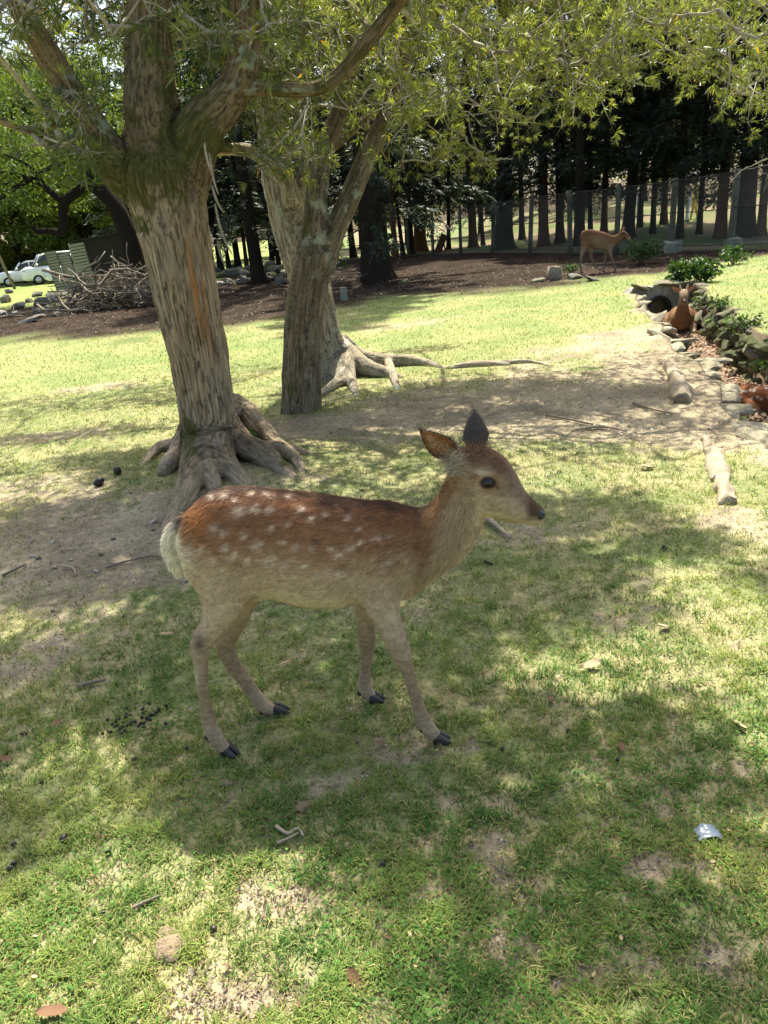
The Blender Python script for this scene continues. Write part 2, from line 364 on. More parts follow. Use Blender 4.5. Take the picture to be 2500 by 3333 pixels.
# soil micro relief
mask_s = 1 - grass_amt(GVa[:, 0], GVa[:, 1])
GVa[:, 2] += .010 * mask_s * n2(GVa[:, 0], GVa[:, 1], 22, 2, 2.2) * sstep(9, 3, GVa[:, 1]) * (GVa[:, 1] > .5)
i = np.arange(nr - 1)[:, None] * nc; j = np.arange(nc - 1)[None]
GF = quads2tris(np.stack([i + j, i + j + 1, i + nc + j + 1, i + nc + j], -1).reshape(-1, 4))
gx, gy = GVa[:, 0], GVa[:, 1]
g_am = grass_amt(gx, gy); nd = needle_amt(gx, gy)
soil = mixc((.36, .295, .20), (.24, .195, .135), sstep(-.5, .6, n2(gx, gy, 2.3, 3, 4.4)))
thatch = mixc((.175, .20, .08), (.29, .26, .13), sstep(-.5, .5, n2(gx, gy, 3.1, 3, 7.7)))
farg = mixc((.16, .21, .07), (.25, .255, .105), sstep(-.4, .5, n2(gx, gy, 1.1, 3, 2.9)))
turf = mixc(thatch, farg, sstep(4, 11, gy))
gcol = mixc(soil, turf, sstep(.25, .75, g_am) * .85)
need = mixc((.022, .014, .010), (.042, .028, .019), sstep(-.4, .5, n2(gx, gy, 1.9, 4, 3.3)))  # needle floor darkened, shade under the wood put into its colour
gcol = mixc(gcol, need, nd)
past = sstep(.5, 4, gy - fence_y(gx)) * (gx > -7)
lit = mixc((.20, .165, .10), (.12, .155, .055), sstep(-.2, .4, n2(gx, gy, .35, 3, 5.9)))  # ground past the fence lighter, sunlight put into its colour
gcol = mixc(gcol, lit, past)
fld = sstep(26, 28.5, gy + .8 * n2(gx, gy, .5, 2, 2.8)) * (gx < -6)
gcol = mixc(gcol, mixc((.18, .225, .07), (.23, .25, .09), sstep(-.3, .3, n2(gx, gy, .4, 2, 1.1))), fld * (1 - past))
ind = in_ditch(gx, gy) & (GVa[:, 2] < -.1)
lit_ = mixc((.10, .065, .045), (.19, .13, .09), sstep(-.3, .3, n2(gx, gy, 9, 3, 6.1)))
gcol = np.where(ind[:, None], lit_, gcol)
nearw = ((np.abs(gx - ditch_left(gy)) < .012) | (np.abs(gx - ditch_right(gy)) < .012)) & (gy < Y_END)
gcol = np.where(nearw[:, None], np.array([.13, .10, .07]), gcol)
M['ground'] = pmat('ground', attr=True, rough=1, var=.42, scale=26, detail=9, bump=.7, bscale=60, bdist=.015, spec=.08)
ground = obj('ground', mesh_data('ground', GVa, GF, gcol), M['ground']); tag(ground, kind='structure')

# ------------------------------------------------------------------ grass
def blades(xy, z, ln, wd, col, lean=.92, seed=0):
    n = len(xy); r = np.random.default_rng(seed)
    a = r.uniform(0, 2 * np.pi, n); b = a + r.normal(0, .5, n) + np.pi / 2
    d = np.stack([np.cos(a), np.sin(a)], 1); s = np.stack([np.cos(b), np.sin(b)], 1) * wd[:, None] / 2
    le = np.clip(r.normal(lean, .22, n), .1, 1.15)
    base = np.column_stack([xy, z - .003])
    mid = base + np.column_stack([d * (ln * np.sin(le * .7) * .55)[:, None], ln * np.cos(le * .7) * .55])
    tip = mid + np.column_stack([d * (ln * np.sin(np.minimum(le * 1.5, 1.5)) * .5)[:, None], ln * np.cos(np.minimum(le * 1.5, 1.5)) * .5])
    s3 = np.column_stack([s, np.zeros(n)])
    V = np.stack([base - s3, base + s3, mid + s3 * .8, mid - s3 * .8, tip], 1).reshape(-1, 3)
    k = np.arange(n)[:, None] * 5
    Fc = np.concatenate([k + [0, 1, 2], k + [0, 2, 3], k + [3, 2, 4]])
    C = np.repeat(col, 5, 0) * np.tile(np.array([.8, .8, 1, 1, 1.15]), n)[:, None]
    return V, Fc, C
def scatter(N, y0, y1, p, seed):
    r = np.random.default_rng(seed); u = r.random(N)
    y = (y0 ** (1 - p) + u * (y1 ** (1 - p) - y0 ** (1 - p))) ** (1 / (1 - p))
    x = (r.uniform(-1, 1, N) * .56 + .03) * (y + .75)
    return x, y, r
x, y, r = scatter(620000, .75, 17, 1.35, 5)
g = grass_amt(x, y) * (1 - sstep(.2, .8, needle_amt(x, y)))
tuft = .5 + .5 * np.clip(n2(x, y, 14, 2, 12.5) * 1.6, -1, 1)
keep = (r.random(len(x)) < (.05 + .95 * sstep(.1, .95, g)) * (.12 + .88 * tuft ** 1.3)) & ~in_ditch(x, y)
x, y, g, tuft = x[keep], y[keep], g[keep], tuft[keep]; n = len(x)
hue = np.clip(.5 + .75 * n2(x, y, 2.6, 3, 21.5) + r.normal(0, .25, n), 0, 1)
gc = mixc((.086, .185, .042), (.28, .338, .088), hue)
dry = r.random(n) < (.12 + .45 * (1 - g)); gc[dry] = mixc((.46, .385, .19), (.36, .33, .15), r.random(dry.sum()))
gc *= r.uniform(.75, 1.25, n)[:, None]
sc_ = np.maximum(1, y / 3.2)
ln = r.uniform(.016, .042, n) * (.65 + .5 * tuft) * sc_ ** .25; wd = r.uniform(.0022, .0044, n) * sc_ ** .75
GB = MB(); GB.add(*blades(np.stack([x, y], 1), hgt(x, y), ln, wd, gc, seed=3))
r = np.random.default_rng(71); N_ = 260000; y = .15 + 11 * r.random(N_) ** 1.7; x = r.uniform(-1, 1, N_) * (.75 * y + 3.6)
out_ = (np.abs(x - .03 * (y + .75)) > .56 * (y + .75)) | (y < .75); x, y = x[out_], y[out_]; g = grass_amt(x, y); keep = (r.random(len(x)) < .05 + .95 * sstep(.1, .95, g)) & ~in_ditch(x, y) & (needle_amt(x, y) < .5); x, y = x[keep], y[keep]; n = len(x)
gc = mixc((.086, .185, .042), (.28, .338, .088), np.clip(.5 + .75 * n2(x, y, 2.6, 3, 21.5) + r.normal(0, .25, n), 0, 1)); dry = r.random(n) < .15; gc[dry] = (.40, .35, .17); gc *= r.uniform(.75, 1.25, n)[:, None]
GB.add(*blades(np.stack([x, y], 1), hgt(x, y), r.uniform(.02, .045, n), r.uniform(.004, .008, n), gc, seed=4))
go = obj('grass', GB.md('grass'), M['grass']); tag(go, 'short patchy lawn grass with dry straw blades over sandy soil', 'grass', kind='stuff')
# clover: small round leaflets
x, y, r = scatter(40000, .75, 4.2, 1.2, 17)
keep = (n2(x, y, 2.0, 3, 31.5) + r.normal(0, .25, len(x)) > .2) & (grass_amt(x, y) > .45) & ~in_ditch(x, y)
x, y = x[keep], y[keep]; n = len(x)
a = r.uniform(0, 2 * np.pi, n); rad = r.uniform(.0028, .005, n); z = hgt(x, y) + r.uniform(.008, .02, n)
V = np.zeros((n, 5, 3)); til = r.normal(0, .35, (n, 2))
for k in range(5):
    dx = np.cos(a + k * 2 * np.pi / 5) * rad; dy = np.sin(a + k * 2 * np.pi / 5) * rad
    V[:, k] = np.stack([x + dx, y + dy, z + dx * til[:, 0] + dy * til[:, 1]], 1)
k = np.arange(n)[:, None] * 5
cc = mixc((.07, .19, .035), (.13, .23, .05), r.random(n)) * r.uniform(.8, 1.2, n)[:, None]
co = obj('clover', mesh_data('clover', V.reshape(-1, 3), np.concatenate([k + [0, 1, 2], k + [0, 2, 3], k + [0, 3, 4]]), np.repeat(cc, 5, 0)), M['grass'])
tag(co, 'low green clover leaves growing among the short grass', 'clover', kind='stuff')
# crumbs of soil and gravel on the bare patches
x, y, r = scatter(110000, .75, 9, 1.3, 23)
keep = (r.random(len(x)) < .15 + .85 * sstep(.7, .2, grass_amt(x, y))) & (needle_amt(x, y) < .5) & ~in_ditch(x, y)
x, y = x[keep], y[keep]; n = len(x)
s = r.lognormal(-6.0, .5, n) * np.maximum(1, y / 3) ** .5
b4 = np.array([[1, 0, -.3], [-.5, .87, -.3], [-.5, -.87, -.3], [0, 0, .35]])
V = b4[None] * s[:, None, None] * r.uniform(.6, 1.4, (n, 4, 3)); ang = r.uniform(0, 6.3, n)
ca, sa = np.cos(ang)[:, None], np.sin(ang)[:, None]
V = np.stack([V[..., 0] * ca - V[..., 1] * sa + x[:, None], V[..., 0] * sa + V[..., 1] * ca + y[:, None], V[..., 2] + hgt(x, y)[:, None] + s[:, None] * .3], -1)
k = np.arange(n)[:, None] * 4
cc = mixc((.36, .29, .20), (.50, .43, .33), r.random(n)) * r.uniform(.6, 1.25, n)[:, None]
gr = obj('gravel', mesh_data('gravel', V.reshape(-1, 3), np.concatenate([k + [0, 1, 3], k + [1, 2, 3], k + [2, 0, 3]]), np.repeat(cc, 4, 0), smooth=False), pmat('gravel', attr=True, rough=1, var=.2, scale=50, spec=.1))
tag(gr, 'loose crumbs of dry soil and grit on the bare patches', 'gravel', kind='stuff')

# ------------------------------------------------------------------ the three old podocarp trees
def chain_s(pts, Y, per=8):
    """pts: (Sx, Sy, radius in S px, dY) -> world chain at distance Y"""
    P = []; Rr = []
    for p in pts:
        q = ats(p[0], p[1], Y + (p[3] if len(p) > 3 else 0)); P.append(q); Rr.append(p[2] * SS / pxm(q))
    return smooth_chain(P, Rr, per)
def root_chain(pts, per=6):
    """roots along the ground: (Sx, Sy, radius m, height of centre)"""
    P = []; Rr = []
    for (x, y, r_, h) in pts:
        q = gs(x, y, 0); q[2] = H1(q[0], q[1]) + h; P.append(q); Rr.append(r_)
    return smooth_chain(P, Rr, per)
def build_trunk(chains, voxel, disp, paint, lobes=.0):
    mb = MB(); S = []
    for (P, Rr) in chains:
        V, Fc = tube(P, Rr, 14); mb.add(V, Fc)
        T, U, W = frames(P); s = np.concatenate([[0], np.cumsum(np.linalg.norm(np.diff(P, axis=0), axis=1))])
        if S:
            main = np.array(S); k0 = min(2, len(P) - 1); j0 = np.linalg.norm(main[:, :3] - P[k0], axis=1).argmin(); up_ = 1 if P[-1][2] > P[0][2] else -1
            s = main[j0, 13] + up_ * (s - s[k0])
            if up_ < 0: T = -T; W = -W
        for q in range(len(P)): S.append(np.concatenate([P[q], T[q], U[q], W[q], [Rr[q], s[q]]]))
    S = np.array(S); V, Fc, _ = mb.get(); V, Fc, N = remesh(V, Fc, voxel, 5)
    idx = np.empty(len(V), int)
    for a in range(0, len(V), 20000):
        d = np.linalg.norm(V[a:a + 20000, None] - S[None, :, :3], axis=2) - S[None, :, 12] * .9
        idx[a:a + 20000] = d.argmin(1)
    q = S[idx]; d = V - q[:, :3]
    al = (d * q[:, 3:6]).sum(1); du = (d * q[:, 6:9]).sum(1); dw = (d * q[:, 9:12]).sum(1)
    flow = np.stack([du, dw, (q[:, 13] + al) * .055], 1)
    E_ = np.concatenate([Fc[:, [0, 1]], Fc[:, [1, 2]], Fc[:, [2, 0]]]); deg = np.bincount(E_.ravel(), minlength=len(V)).astype(float)[:, None]
    for _ in range(26):                                  # blend the grain where limbs and roots join
        acc = np.stack([np.bincount(E_[:, 0], flow[E_[:, 1], k_], len(V)) + np.bincount(E_[:, 1], flow[E_[:, 0], k_], len(V)) for k_ in range(3)], 1); flow = .4 * flow + .6 * acc / np.maximum(deg, 1)
    st = fbm(flow * 34, 3); big = fbm(flow * 9 + 5, 3); fine = fbm(flow * 80 + 9, 2)
    ridge = 1 - np.abs(st) * 2.2
    amp = disp * np.clip(q[:, 12] / .15, .25, 1.3)
    V = V + N * (amp * (.75 * st + .35 * fine + .9 * big) - .6 * amp * np.clip(ridge - .75, 0, 1) * 2)[:, None]
    C = paint(V, flow, st, big, fine, np.clip(ridge - .72, 0, 1) / .28)
    return V, Fc, C, flow, S
def bark_paint(base, base2, crack, moss_fn=None, lichen=0.0, extra=None):
    def f(V, flow, st, big, fine, cr_):
        wide = fbm(flow * np.array([6, 6, 11]) + 31, 3); c = mixc(base, base2, sstep(-.5, .5, big * .7 + st * .45 + wide * .5)); c = mixc(c, np.array(base) * np.array([.98, .84, .66]), sstep(.0, .5, wide) * .5); c = c * (1 + .25 * fine)[:, None]
        c = mixc(c, crack, np.clip(cr_ * 1.25 + sstep(.1, -.5, fine) * .5, 0, 1) * .85)
        if extra: c = extra(c, V, flow, st, big)
        if moss_fn is not None:
            m = moss_fn(V) + .55 * fbm(V * 9, 3) ; c = mixc(c, mixc((.075, .08, .022), (.13, .13, .045), sstep(-.4, .4, fine)), sstep(.45, .75, m) * .85)
        if lichen:
            l = fbm(V * 13 + 3, 3) + .25 * fbm(V * 60, 2); c = mixc(c, (.42, .46, .37), sstep(lichen, lichen + .12, l))
        return np.clip(c, .01, 1)
    return f
YA = gs(460, 1000)[1]; YB = gs(652, 893)[1]; YC = gs(735, 822)[1]
# --- tree A
tA = empty('old_tree', gs(460, 1000)); tag(tA, 'thick old tree with peeling tan bark, mossy fork and spreading roots behind the standing fawn', 'tree')
chA = [chain_s([(462, 1020, 74), (456, 960, 61), (450, 890, 58), (432, 780, 62), (408, 660, 68), (384, 540, 73), (366, 450, 81), (352, 390, 88), (345, 335, 72), (343, 300, 45), (342, 280, 12)], YA),
       chain_s([(340, 420, 60), (285, 385, 52, -.02), (238, 335, 43, -.05), (190, 258, 34, -.1), (142, 180, 30, -.16), (98, 108, 28, -.22), (60, 45, 26, -.28), (20, -40, 24, -.34), (-60, -180, 20, -.4)], YA),
       chain_s([(350, 400, 72), (336, 300, 66, .03), (325, 200, 54, .05), (322, 100, 47, .08), (322, 0, 43, .1), (330, -150, 38, .15), (350, -330, 28, .2)], YA),
       chain_s([(385, 400, 62), (412, 320, 56), (445, 262, 48, .02), (488, 218, 40, .03), (516, 176, 35, .04), (527, 120, 32, .05)], YA),
       chain_s([(520, 195, 34, .03), (528, 120, 32, .05), (531, 40, 32, .07), (533, -60, 31, .1), (545, -220, 26, .15), (575, -420, 18, .2)], YA),
       chain_s([(505, 200, 20, .02), (545, 192, 17, .0), (590, 191, 16, -.03), (650, 193, 15, -.06), (695, 187, 15, -.08), (735, 160, 16, -.1), (775, 115, 16, -.12), (815, 65, 16, -.15), (850, 20, 15, -.18), (890, -40, 17, -.4), (960, -150, 14, -.5)], YA),
       chain_s([(250, 350, 14, -.04), (215, 333, 13, -.1), (170, 308, 12, -.15), (120, 297, 11, -.2), (60, 282, 9, -.25), (0, 262, 8, -.3), (-80, 240, 6, -.35)], YA),
       chain_s([(430, 330, 12), (470, 318, 12, .05), (500, 318, 10, .1)], YA)]
rootsA = [[(455, 985, .15, .20), (425, 1040, .095, .06), (408, 1085, .075, .03), (380, 1120, .05, .0), (350, 1150, .03, -.03)],
          [(470, 985, .16, .22), (485, 1030, .10, .06), (520, 1050, .07, .0), (540, 1070, .05, -.04)],
          [(480, 975, .15, .24), (520, 1000, .10, .12), (575, 1015, .085, .05), (612, 1030, .06, .0), (640, 1045, .04, -.03)],
          [(480, 960, .15, .28), (530, 935, .10, .2), (575, 965, .075, .1), (610, 985, .05, .04), (650, 990, .035, .01), (690, 990, .02, -.02)],
          [(440, 980, .14, .2), (395, 1000, .085, .08), (368, 1025, .07, .04), (352, 1035, .045, .0)],
          [(435, 965, .12, .16), (385, 972, .06, .06), (345, 975, .045, .03), (318, 998, .035, .0), (300, 1010, .02, -.02)],
          [(450, 990, .14, .2), (455, 1045, .08, .05), (470, 1075, .05, -.02)],
          [(560, 1000, .06, .06), (610, 1000, .06, .05), (640, 1010, .045, .02), (655, 1030, .03, -.02)]]
chA += [root_chain(p) for p in rootsA]
pA = proj(np.array([c[0][0] for c in chA]))
def mossA(V):
    s = proj(V) / SS
    m = .75 * np.exp(-((s[:, 1] - 400) / 75) ** 2) * sstep(470, 380, s[:, 0]) + .55 * np.exp(-(((s[:, 0] - 420) / 70) ** 2 + ((s[:, 1] - 290) / 70) ** 2))
    m += .8 * np.exp(-(((s[:, 0] - 405) / 26) ** 2 + ((s[:, 1] - 940) / 70) ** 2)) + .9 * np.exp(-(((s[:, 0] - 618) / 26) ** 2 + ((s[:, 1] - 1000) / 18) ** 2))
    m += .42 * sstep(430, 340, s[:, 1]) * sstep(80, 200, s[:, 1] + .3 * s[:, 0])
    m += .35 * np.exp(-((s[:, 1] - 480) / 60) ** 2) * sstep(360, 310, s[:, 0])
    return m
def extraA(c, V, flow, st, big):
    s = proj(V) / SS
    o = np.exp(-(((s[:, 0] - (418 + (s[:, 1] - 560) * .13)) / 20) ** 2 + ((s[:, 1] - 630) / 130) ** 2)) * sstep(-.25, .35, st + big * .6)
    c = mixc(c, (.43, .20, .075), np.clip(o * 1.0, 0, .85))
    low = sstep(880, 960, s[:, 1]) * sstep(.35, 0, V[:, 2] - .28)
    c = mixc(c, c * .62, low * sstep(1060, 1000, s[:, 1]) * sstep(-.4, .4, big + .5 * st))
    ends = sstep(.22, .08, V[:, 2]); c = mixc(c, (.40, .325, .23), ends * .45)
    li = np.exp(-(((s[:, 0] - 190) / 60) ** 2 + ((s[:, 1] - 250) / 110) ** 2)) + .8 * np.exp(-(((s[:, 0] - 528) / 30) ** 2 + ((s[:, 1] - 100) / 100) ** 2)) + .5 * np.exp(-(((s[:, 0] - 620) / 90) ** 2 + ((s[:, 1] - 185) / 18) ** 2))
    l = fbm(V * 14 + 3, 3) + .2 * fbm(V * 60, 2) + .45 * li
    c = mixc(c, c * np.array([.62, .60, .52]), sstep(470, 380, s[:, 1]))  # wood above the fork darkened, moss and its shade put into the colour
    return mixc(c, (.36, .41, .31), sstep(.42, .6, l) * np.clip(li * 1.5, 0, .9))
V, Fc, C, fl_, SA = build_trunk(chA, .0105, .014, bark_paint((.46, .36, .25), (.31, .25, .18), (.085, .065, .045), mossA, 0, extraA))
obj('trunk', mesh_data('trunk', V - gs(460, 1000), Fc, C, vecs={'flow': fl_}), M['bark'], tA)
# loose strips of peeling bark on the right flank
for k, (sx, sy, L_, bend) in enumerate(((452, 330, 90, 20), (458, 400, 60, 26), (464, 440, 110, 38), (470, 520, 50, 14), (440, 300, 70, 16), (312, 480, 40, -12))):
    pts = [(sx, sy, 2.5, -.12), (sx + bend * .25, sy + L_ * .4, 3, -.15), (sx + bend * .6, sy + L_ * .75, 2.2, -.17), (sx + bend, sy + L_, 1.0, -.18)]
    P, Rr = chain_s(pts, YA, 4); Vt, Ft = tube(P - gs(460, 1000), Rr, 5, lat=.35)
    obj('bark_strip', mesh_data('bark_strip', Vt, Ft, np.broadcast_to((.45, .38, .28), (len(Vt), 3)) * np.random.default_rng(k).uniform(.6, 1.1)), M['twig'], tA)
# --- tree B
tB = empty('old_tree', gs(652, 893)); tag(tB, 'dark ridged trunk with lichen splitting into two upright stems, leaning beside the pale one', 'tree')
chB = [chain_s([(652, 925, 48), (653, 880, 44), (654, 820, 43), (654, 770, 41), (656, 700, 42), (662, 640, 42), (672, 590, 42), (682, 540, 40)], YB),
       chain_s([(676, 570, 34), (679, 500, 29), (683, 430, 25), (693, 360, 22, .1), (712, 300, 20, .15), (735, 240, 19, .2), (750, 180, 18, .25), (760, 90, 17, .3), (775, -40, 15, .4), (800, -220, 12, .5)], YB),
       chain_s([(690, 580, 34), (712, 525, 27), (735, 470, 24), (758, 420, 23, .05), (788, 350, 22, .1), (818, 285, 20, .15), (845, 225, 18, .2), (862, 160, 17, .25), (880, 60, 15, .3), (905, -80, 13, .4), (940, -260, 10, .5)], YB),
       chain_s([(716, 320, 11, .2), (745, 298, 9, .3), (775, 270, 7, .4), (800, 240, 6, .5)], YB)]
def mossB(V):
    s = proj(V) / SS
    return .55 * np.exp(-((s[:, 0] - 630) / 18) ** 2) * sstep(780, 850, s[:, 1]) + .45 * sstep(700, 660, s[:, 0]) * np.exp(-((s[:, 1] - 480) / 110) ** 2)
def extraB(c, V, flow, st, big):
    s = proj(V) / SS; li = np.exp(-(((s[:, 0] - 690) / 45) ** 2 + ((s[:, 1] - 470) / 80) ** 2)) + .6 * np.exp(-(((s[:, 0] - 760) / 40) ** 2 + ((s[:, 1] - 400) / 80) ** 2)) + .25
    l = fbm(V * 10 + 3, 4) + .3 * fbm(V * 45, 2) + .3 * li
    return mixc(c, (.40, .43, .34), sstep(.62, .75, l) * np.clip(li, 0, .8))
V, Fc, C, fl_, SB = build_trunk(chB, .0125, .013, bark_paint((.27, .22, .155), (.175, .145, .10), (.06, .05, .036), mossB, 0, extraB))
obj('trunk', mesh_data('trunk', V - gs(652, 893), Fc, C, vecs={'flow': fl_}), M['bark'], tB)
# --- tree C
tC = empty('old_tree', gs(735, 822)); tag(tC, 'pale stripped trunk leaning left behind the dark forked one, long roots running over the ground', 'tree')
chC = [chain_s([(738, 835, 62), (722, 790, 46), (704, 730, 37), (690, 670, 37), (672, 610, 42), (652, 550, 46), (634, 490, 46), (618, 430, 44), (606, 380, 42), (596, 320, 36), (585, 260, 30), (570, 180, 26), (560, 80, 24), (560, -80, 20), (575, -260, 14)], YC),
       chain_s([(630, 440, 20, -.2), (622, 400, 19, -.28), (604, 372, 18, -.32), (575, 345, 16, -.35), (540, 325, 14, -.4), (500, 322, 13, -.45), (462, 326, 12, -.5)], YC),
       chain_s([(640, 470, 22, -.1), (650, 400, 20, -.1), (648, 330, 18, 0), (640, 250, 16, .1), (650, 150, 14, .2), (670, 0, 12, .3)], YC)]
rootsC = [[(735, 810, .16, .3), (775, 805, .12, .12), (830, 800, .09, .06), (880, 795, .07, .05), (925, 795, .05, .02), (960, 800, .035, -.02)],
          [(740, 815, .15, .26), (790, 822, .10, .08), (835, 822, .07, .03), (870, 825, .04, -.02)],
          [(730, 820, .13, .2), (740, 838, .08, .05), (718, 850, .05, .03), (695, 862, .035, .02), (675, 870, .03, -.02)],
          [(745, 822, .12, .2), (760, 840, .06, .04), (768, 856, .04, .0), (772, 866, .03, -.02)],
          [(965, 800, .025, .0), (1010, 794, .045, .015), (1060, 790, .045, .015), (1100, 788, .03, -.01)],
          [(840, 800, .05, .06), (852, 830, .045, .03), (858, 848, .03, -.02)],
          [(1060, 790, .03, .02), (1140, 783, .025, .015), (1200, 790, .015, -.01)]]
chC += [root_chain(p) for p in rootsC]
def extraC(c, V, flow, st, big):
    low = sstep(.5, .1, V[:, 2]); return mixc(c, (.36, .315, .245), low * .5)
V, Fc, C, fl_, SC_ = build_trunk(chC, .0145, .015, bark_paint((.46, .40, .315), (.30, .26, .20), (.08, .065, .05), None, .62, extraC))
obj('trunk', mesh_data('trunk', V - gs(735, 822), Fc, C, vecs={'flow': fl_}), M['bark'], tC)

# --- foliage of the three trees
def whorls(P, A, size, hue, r, per=13):
    """leaf rosettes at points P with axis A"""
    n = len(P); A = A / np.linalg.norm(A, axis=1)[:, None]
    ref = np.where(np.abs(A[:, 2:3]) > .9, np.array([[1.0, 0, 0]]), np.array([[0, 0, 1.0]])); U = np.cross(A, ref); U /= np.linalg.norm(U, axis=1)[:, None]; W = np.cross(A, U)
    th = r.uniform(.25, 1.35, (n, per)); ph = r.uniform(0, 2 * np.pi, (n, per)); L_ = size[:, None] * r.uniform(.7, 1.15, (n, per)); wd = L_ * r.uniform(.11, .16, (n, per))
    D = A[:, None] * np.cos(th)[..., None] + (U[:, None] * np.cos(ph)[..., None] + W[:, None] * np.sin(ph)[..., None]) * np.sin(th)[..., None]
    Sd = np.cross(D, A[:, None] + r.normal(0, .3, (n, per, 3))); Sd /= np.linalg.norm(Sd, axis=2)[..., None] + 1e-9
    B = P[:, None] - A[:, None] * (r.uniform(0, .45, (n, per)) * size[:, None])[..., None]
    mid = B + D * (L_ * .5)[..., None]; tip = B + D * L_[..., None]; tip[..., 2] -= L_ * .06
    V = np.stack([B, mid + Sd * wd[..., None] * .5, tip, mid - Sd * wd[..., None] * .5], 2).reshape(-1, 3)
    m = n * per; k = np.arange(m)[:, None] * 4; Fc = np.concatenate([k + [0, 1, 2], k + [0, 2, 3]])
    h = np.clip(hue[:, None] + .35 * (.7 - th) + r.normal(0, .14, (n, per)), 0, 1).ravel()
    c = mixc((.045, .070, .024), (.235, .275, .085), h ** 1.25); yl = r.random(m) < .012; c[yl] = (.42, .24, .04)
    c *= r.uniform(.8, 1.2, m)[:, None]
    return V, Fc, np.repeat(c, 4, 0)
def grow_crown(nodes, seeds, r, per_node=5, size=(.042, .085), hue_fn=None, name='crown', parent=None, spread=.16, leafless=0.0, org=None, rmax=.02):
    """connect nodes to the nearest already connected wood, hang leaf rosettes on them"""
    seeds = np.asarray(seeds); d0 = np.array([np.linalg.norm(seeds - p, axis=1).min() for p in nodes]); order = np.argsort(d0); nodes = nodes[order]
    n = len(nodes); allp = np.concatenate([seeds, nodes]); ns = len(seeds); par = np.zeros(n, int); cnt = np.ones(n)
    for i in range(n):
        dd = np.linalg.norm(allp[:ns + i] - nodes[i], axis=1); dd[ns:] *= .82; par[i] = dd.argmin()
    for i in range(n - 1, -1, -1):
        if par[i] >= ns: cnt[par[i] - ns] += cnt[i]
    mb = MB(); tc = np.array([.36, .33, .26])
    for i in range(n):
        a = allp[par[i]]; b = nodes[i]; L_ = np.linalg.norm(b - a); mid = (a + b) / 2 + r.normal(0, .07, 3) * L_ + np.array([0, 0, -.04 * L_])
        ra = min(rmax, .0026 * cnt[i] ** .42 + .001); rb = ra * .75
        Vt, Ft = tube([a, mid, b], [ra * 1.1, ra, rb], 4 if ra < .006 else 6); g_ = r.uniform(.6, 1.35)
        mb.add(Vt, Ft, tc * g_)
    m = n * per_node; base = np.repeat(nodes, per_node, 0)
    pv = np.repeat(allp[par], per_node, 0); dirn = base - pv; dirn /= np.linalg.norm(dirn, axis=1)[:, None] + 1e-6
    off = r.normal(0, 1, (m, 3)); off /= np.linalg.norm(off, axis=1)[:, None]; off = off * r.uniform(.3, 1, (m, 1)) * spread
    off += dirn * spread * .5
    tips = base + off; ax = off / np.linalg.norm(off, axis=1)[:, None] + np.array([0, 0, .35])
    # fine twigs out to the rosettes
    U = np.cross(ax, r.normal(0, 1, (m, 3))); U /= np.linalg.norm(U, axis=1)[:, None]; U2 = np.cross(ax, U); U2 /= np.linalg.norm(U2, axis=1)[:, None]
    w = .0019; V = np.stack([base + U * w, base - U * .5 * w + U2 * .87 * w, base - U * .5 * w - U2 * .87 * w, tips + ax * .01], 1).reshape(-1, 3); k = np.arange(m)[:, None] * 4
    mb.add(V, np.concatenate([k + [0, 1, 3], k + [1, 2, 3], k + [2, 0, 3]]), np.repeat(np.array([.34, .31, .25]) * r.uniform(.5, 1.5, (m, 1)), 4, 0))
    ok = r.random(m) > leafless
    tips, ax = tips[ok], ax[ok]; m = len(tips)
    hue = np.clip((hue_fn(tips) if hue_fn else .4) + r.normal(0, .16, m) + np.repeat(r.normal(0, .2, n), per_node)[ok], 0, 1)
    lb = MB().add(*whorls(tips, ax, r.uniform(size[0], size[1], m), hue, r))
    o_ = np.zeros(3) if org is None else org
    Vb, Fb, Cb = mb.get(); br = obj('branches', mesh_data('branches', Vb - o_, Fb, Cb), M['twig'], parent); br['kind'] = 'stuff'
    Vl, Fl, Cl = lb.get(); cro = obj(name, mesh_data(name, Vl - o_, Fl, Cl, smooth=False), M['leaf'], parent); cro['kind'] = 'stuff'
    return m
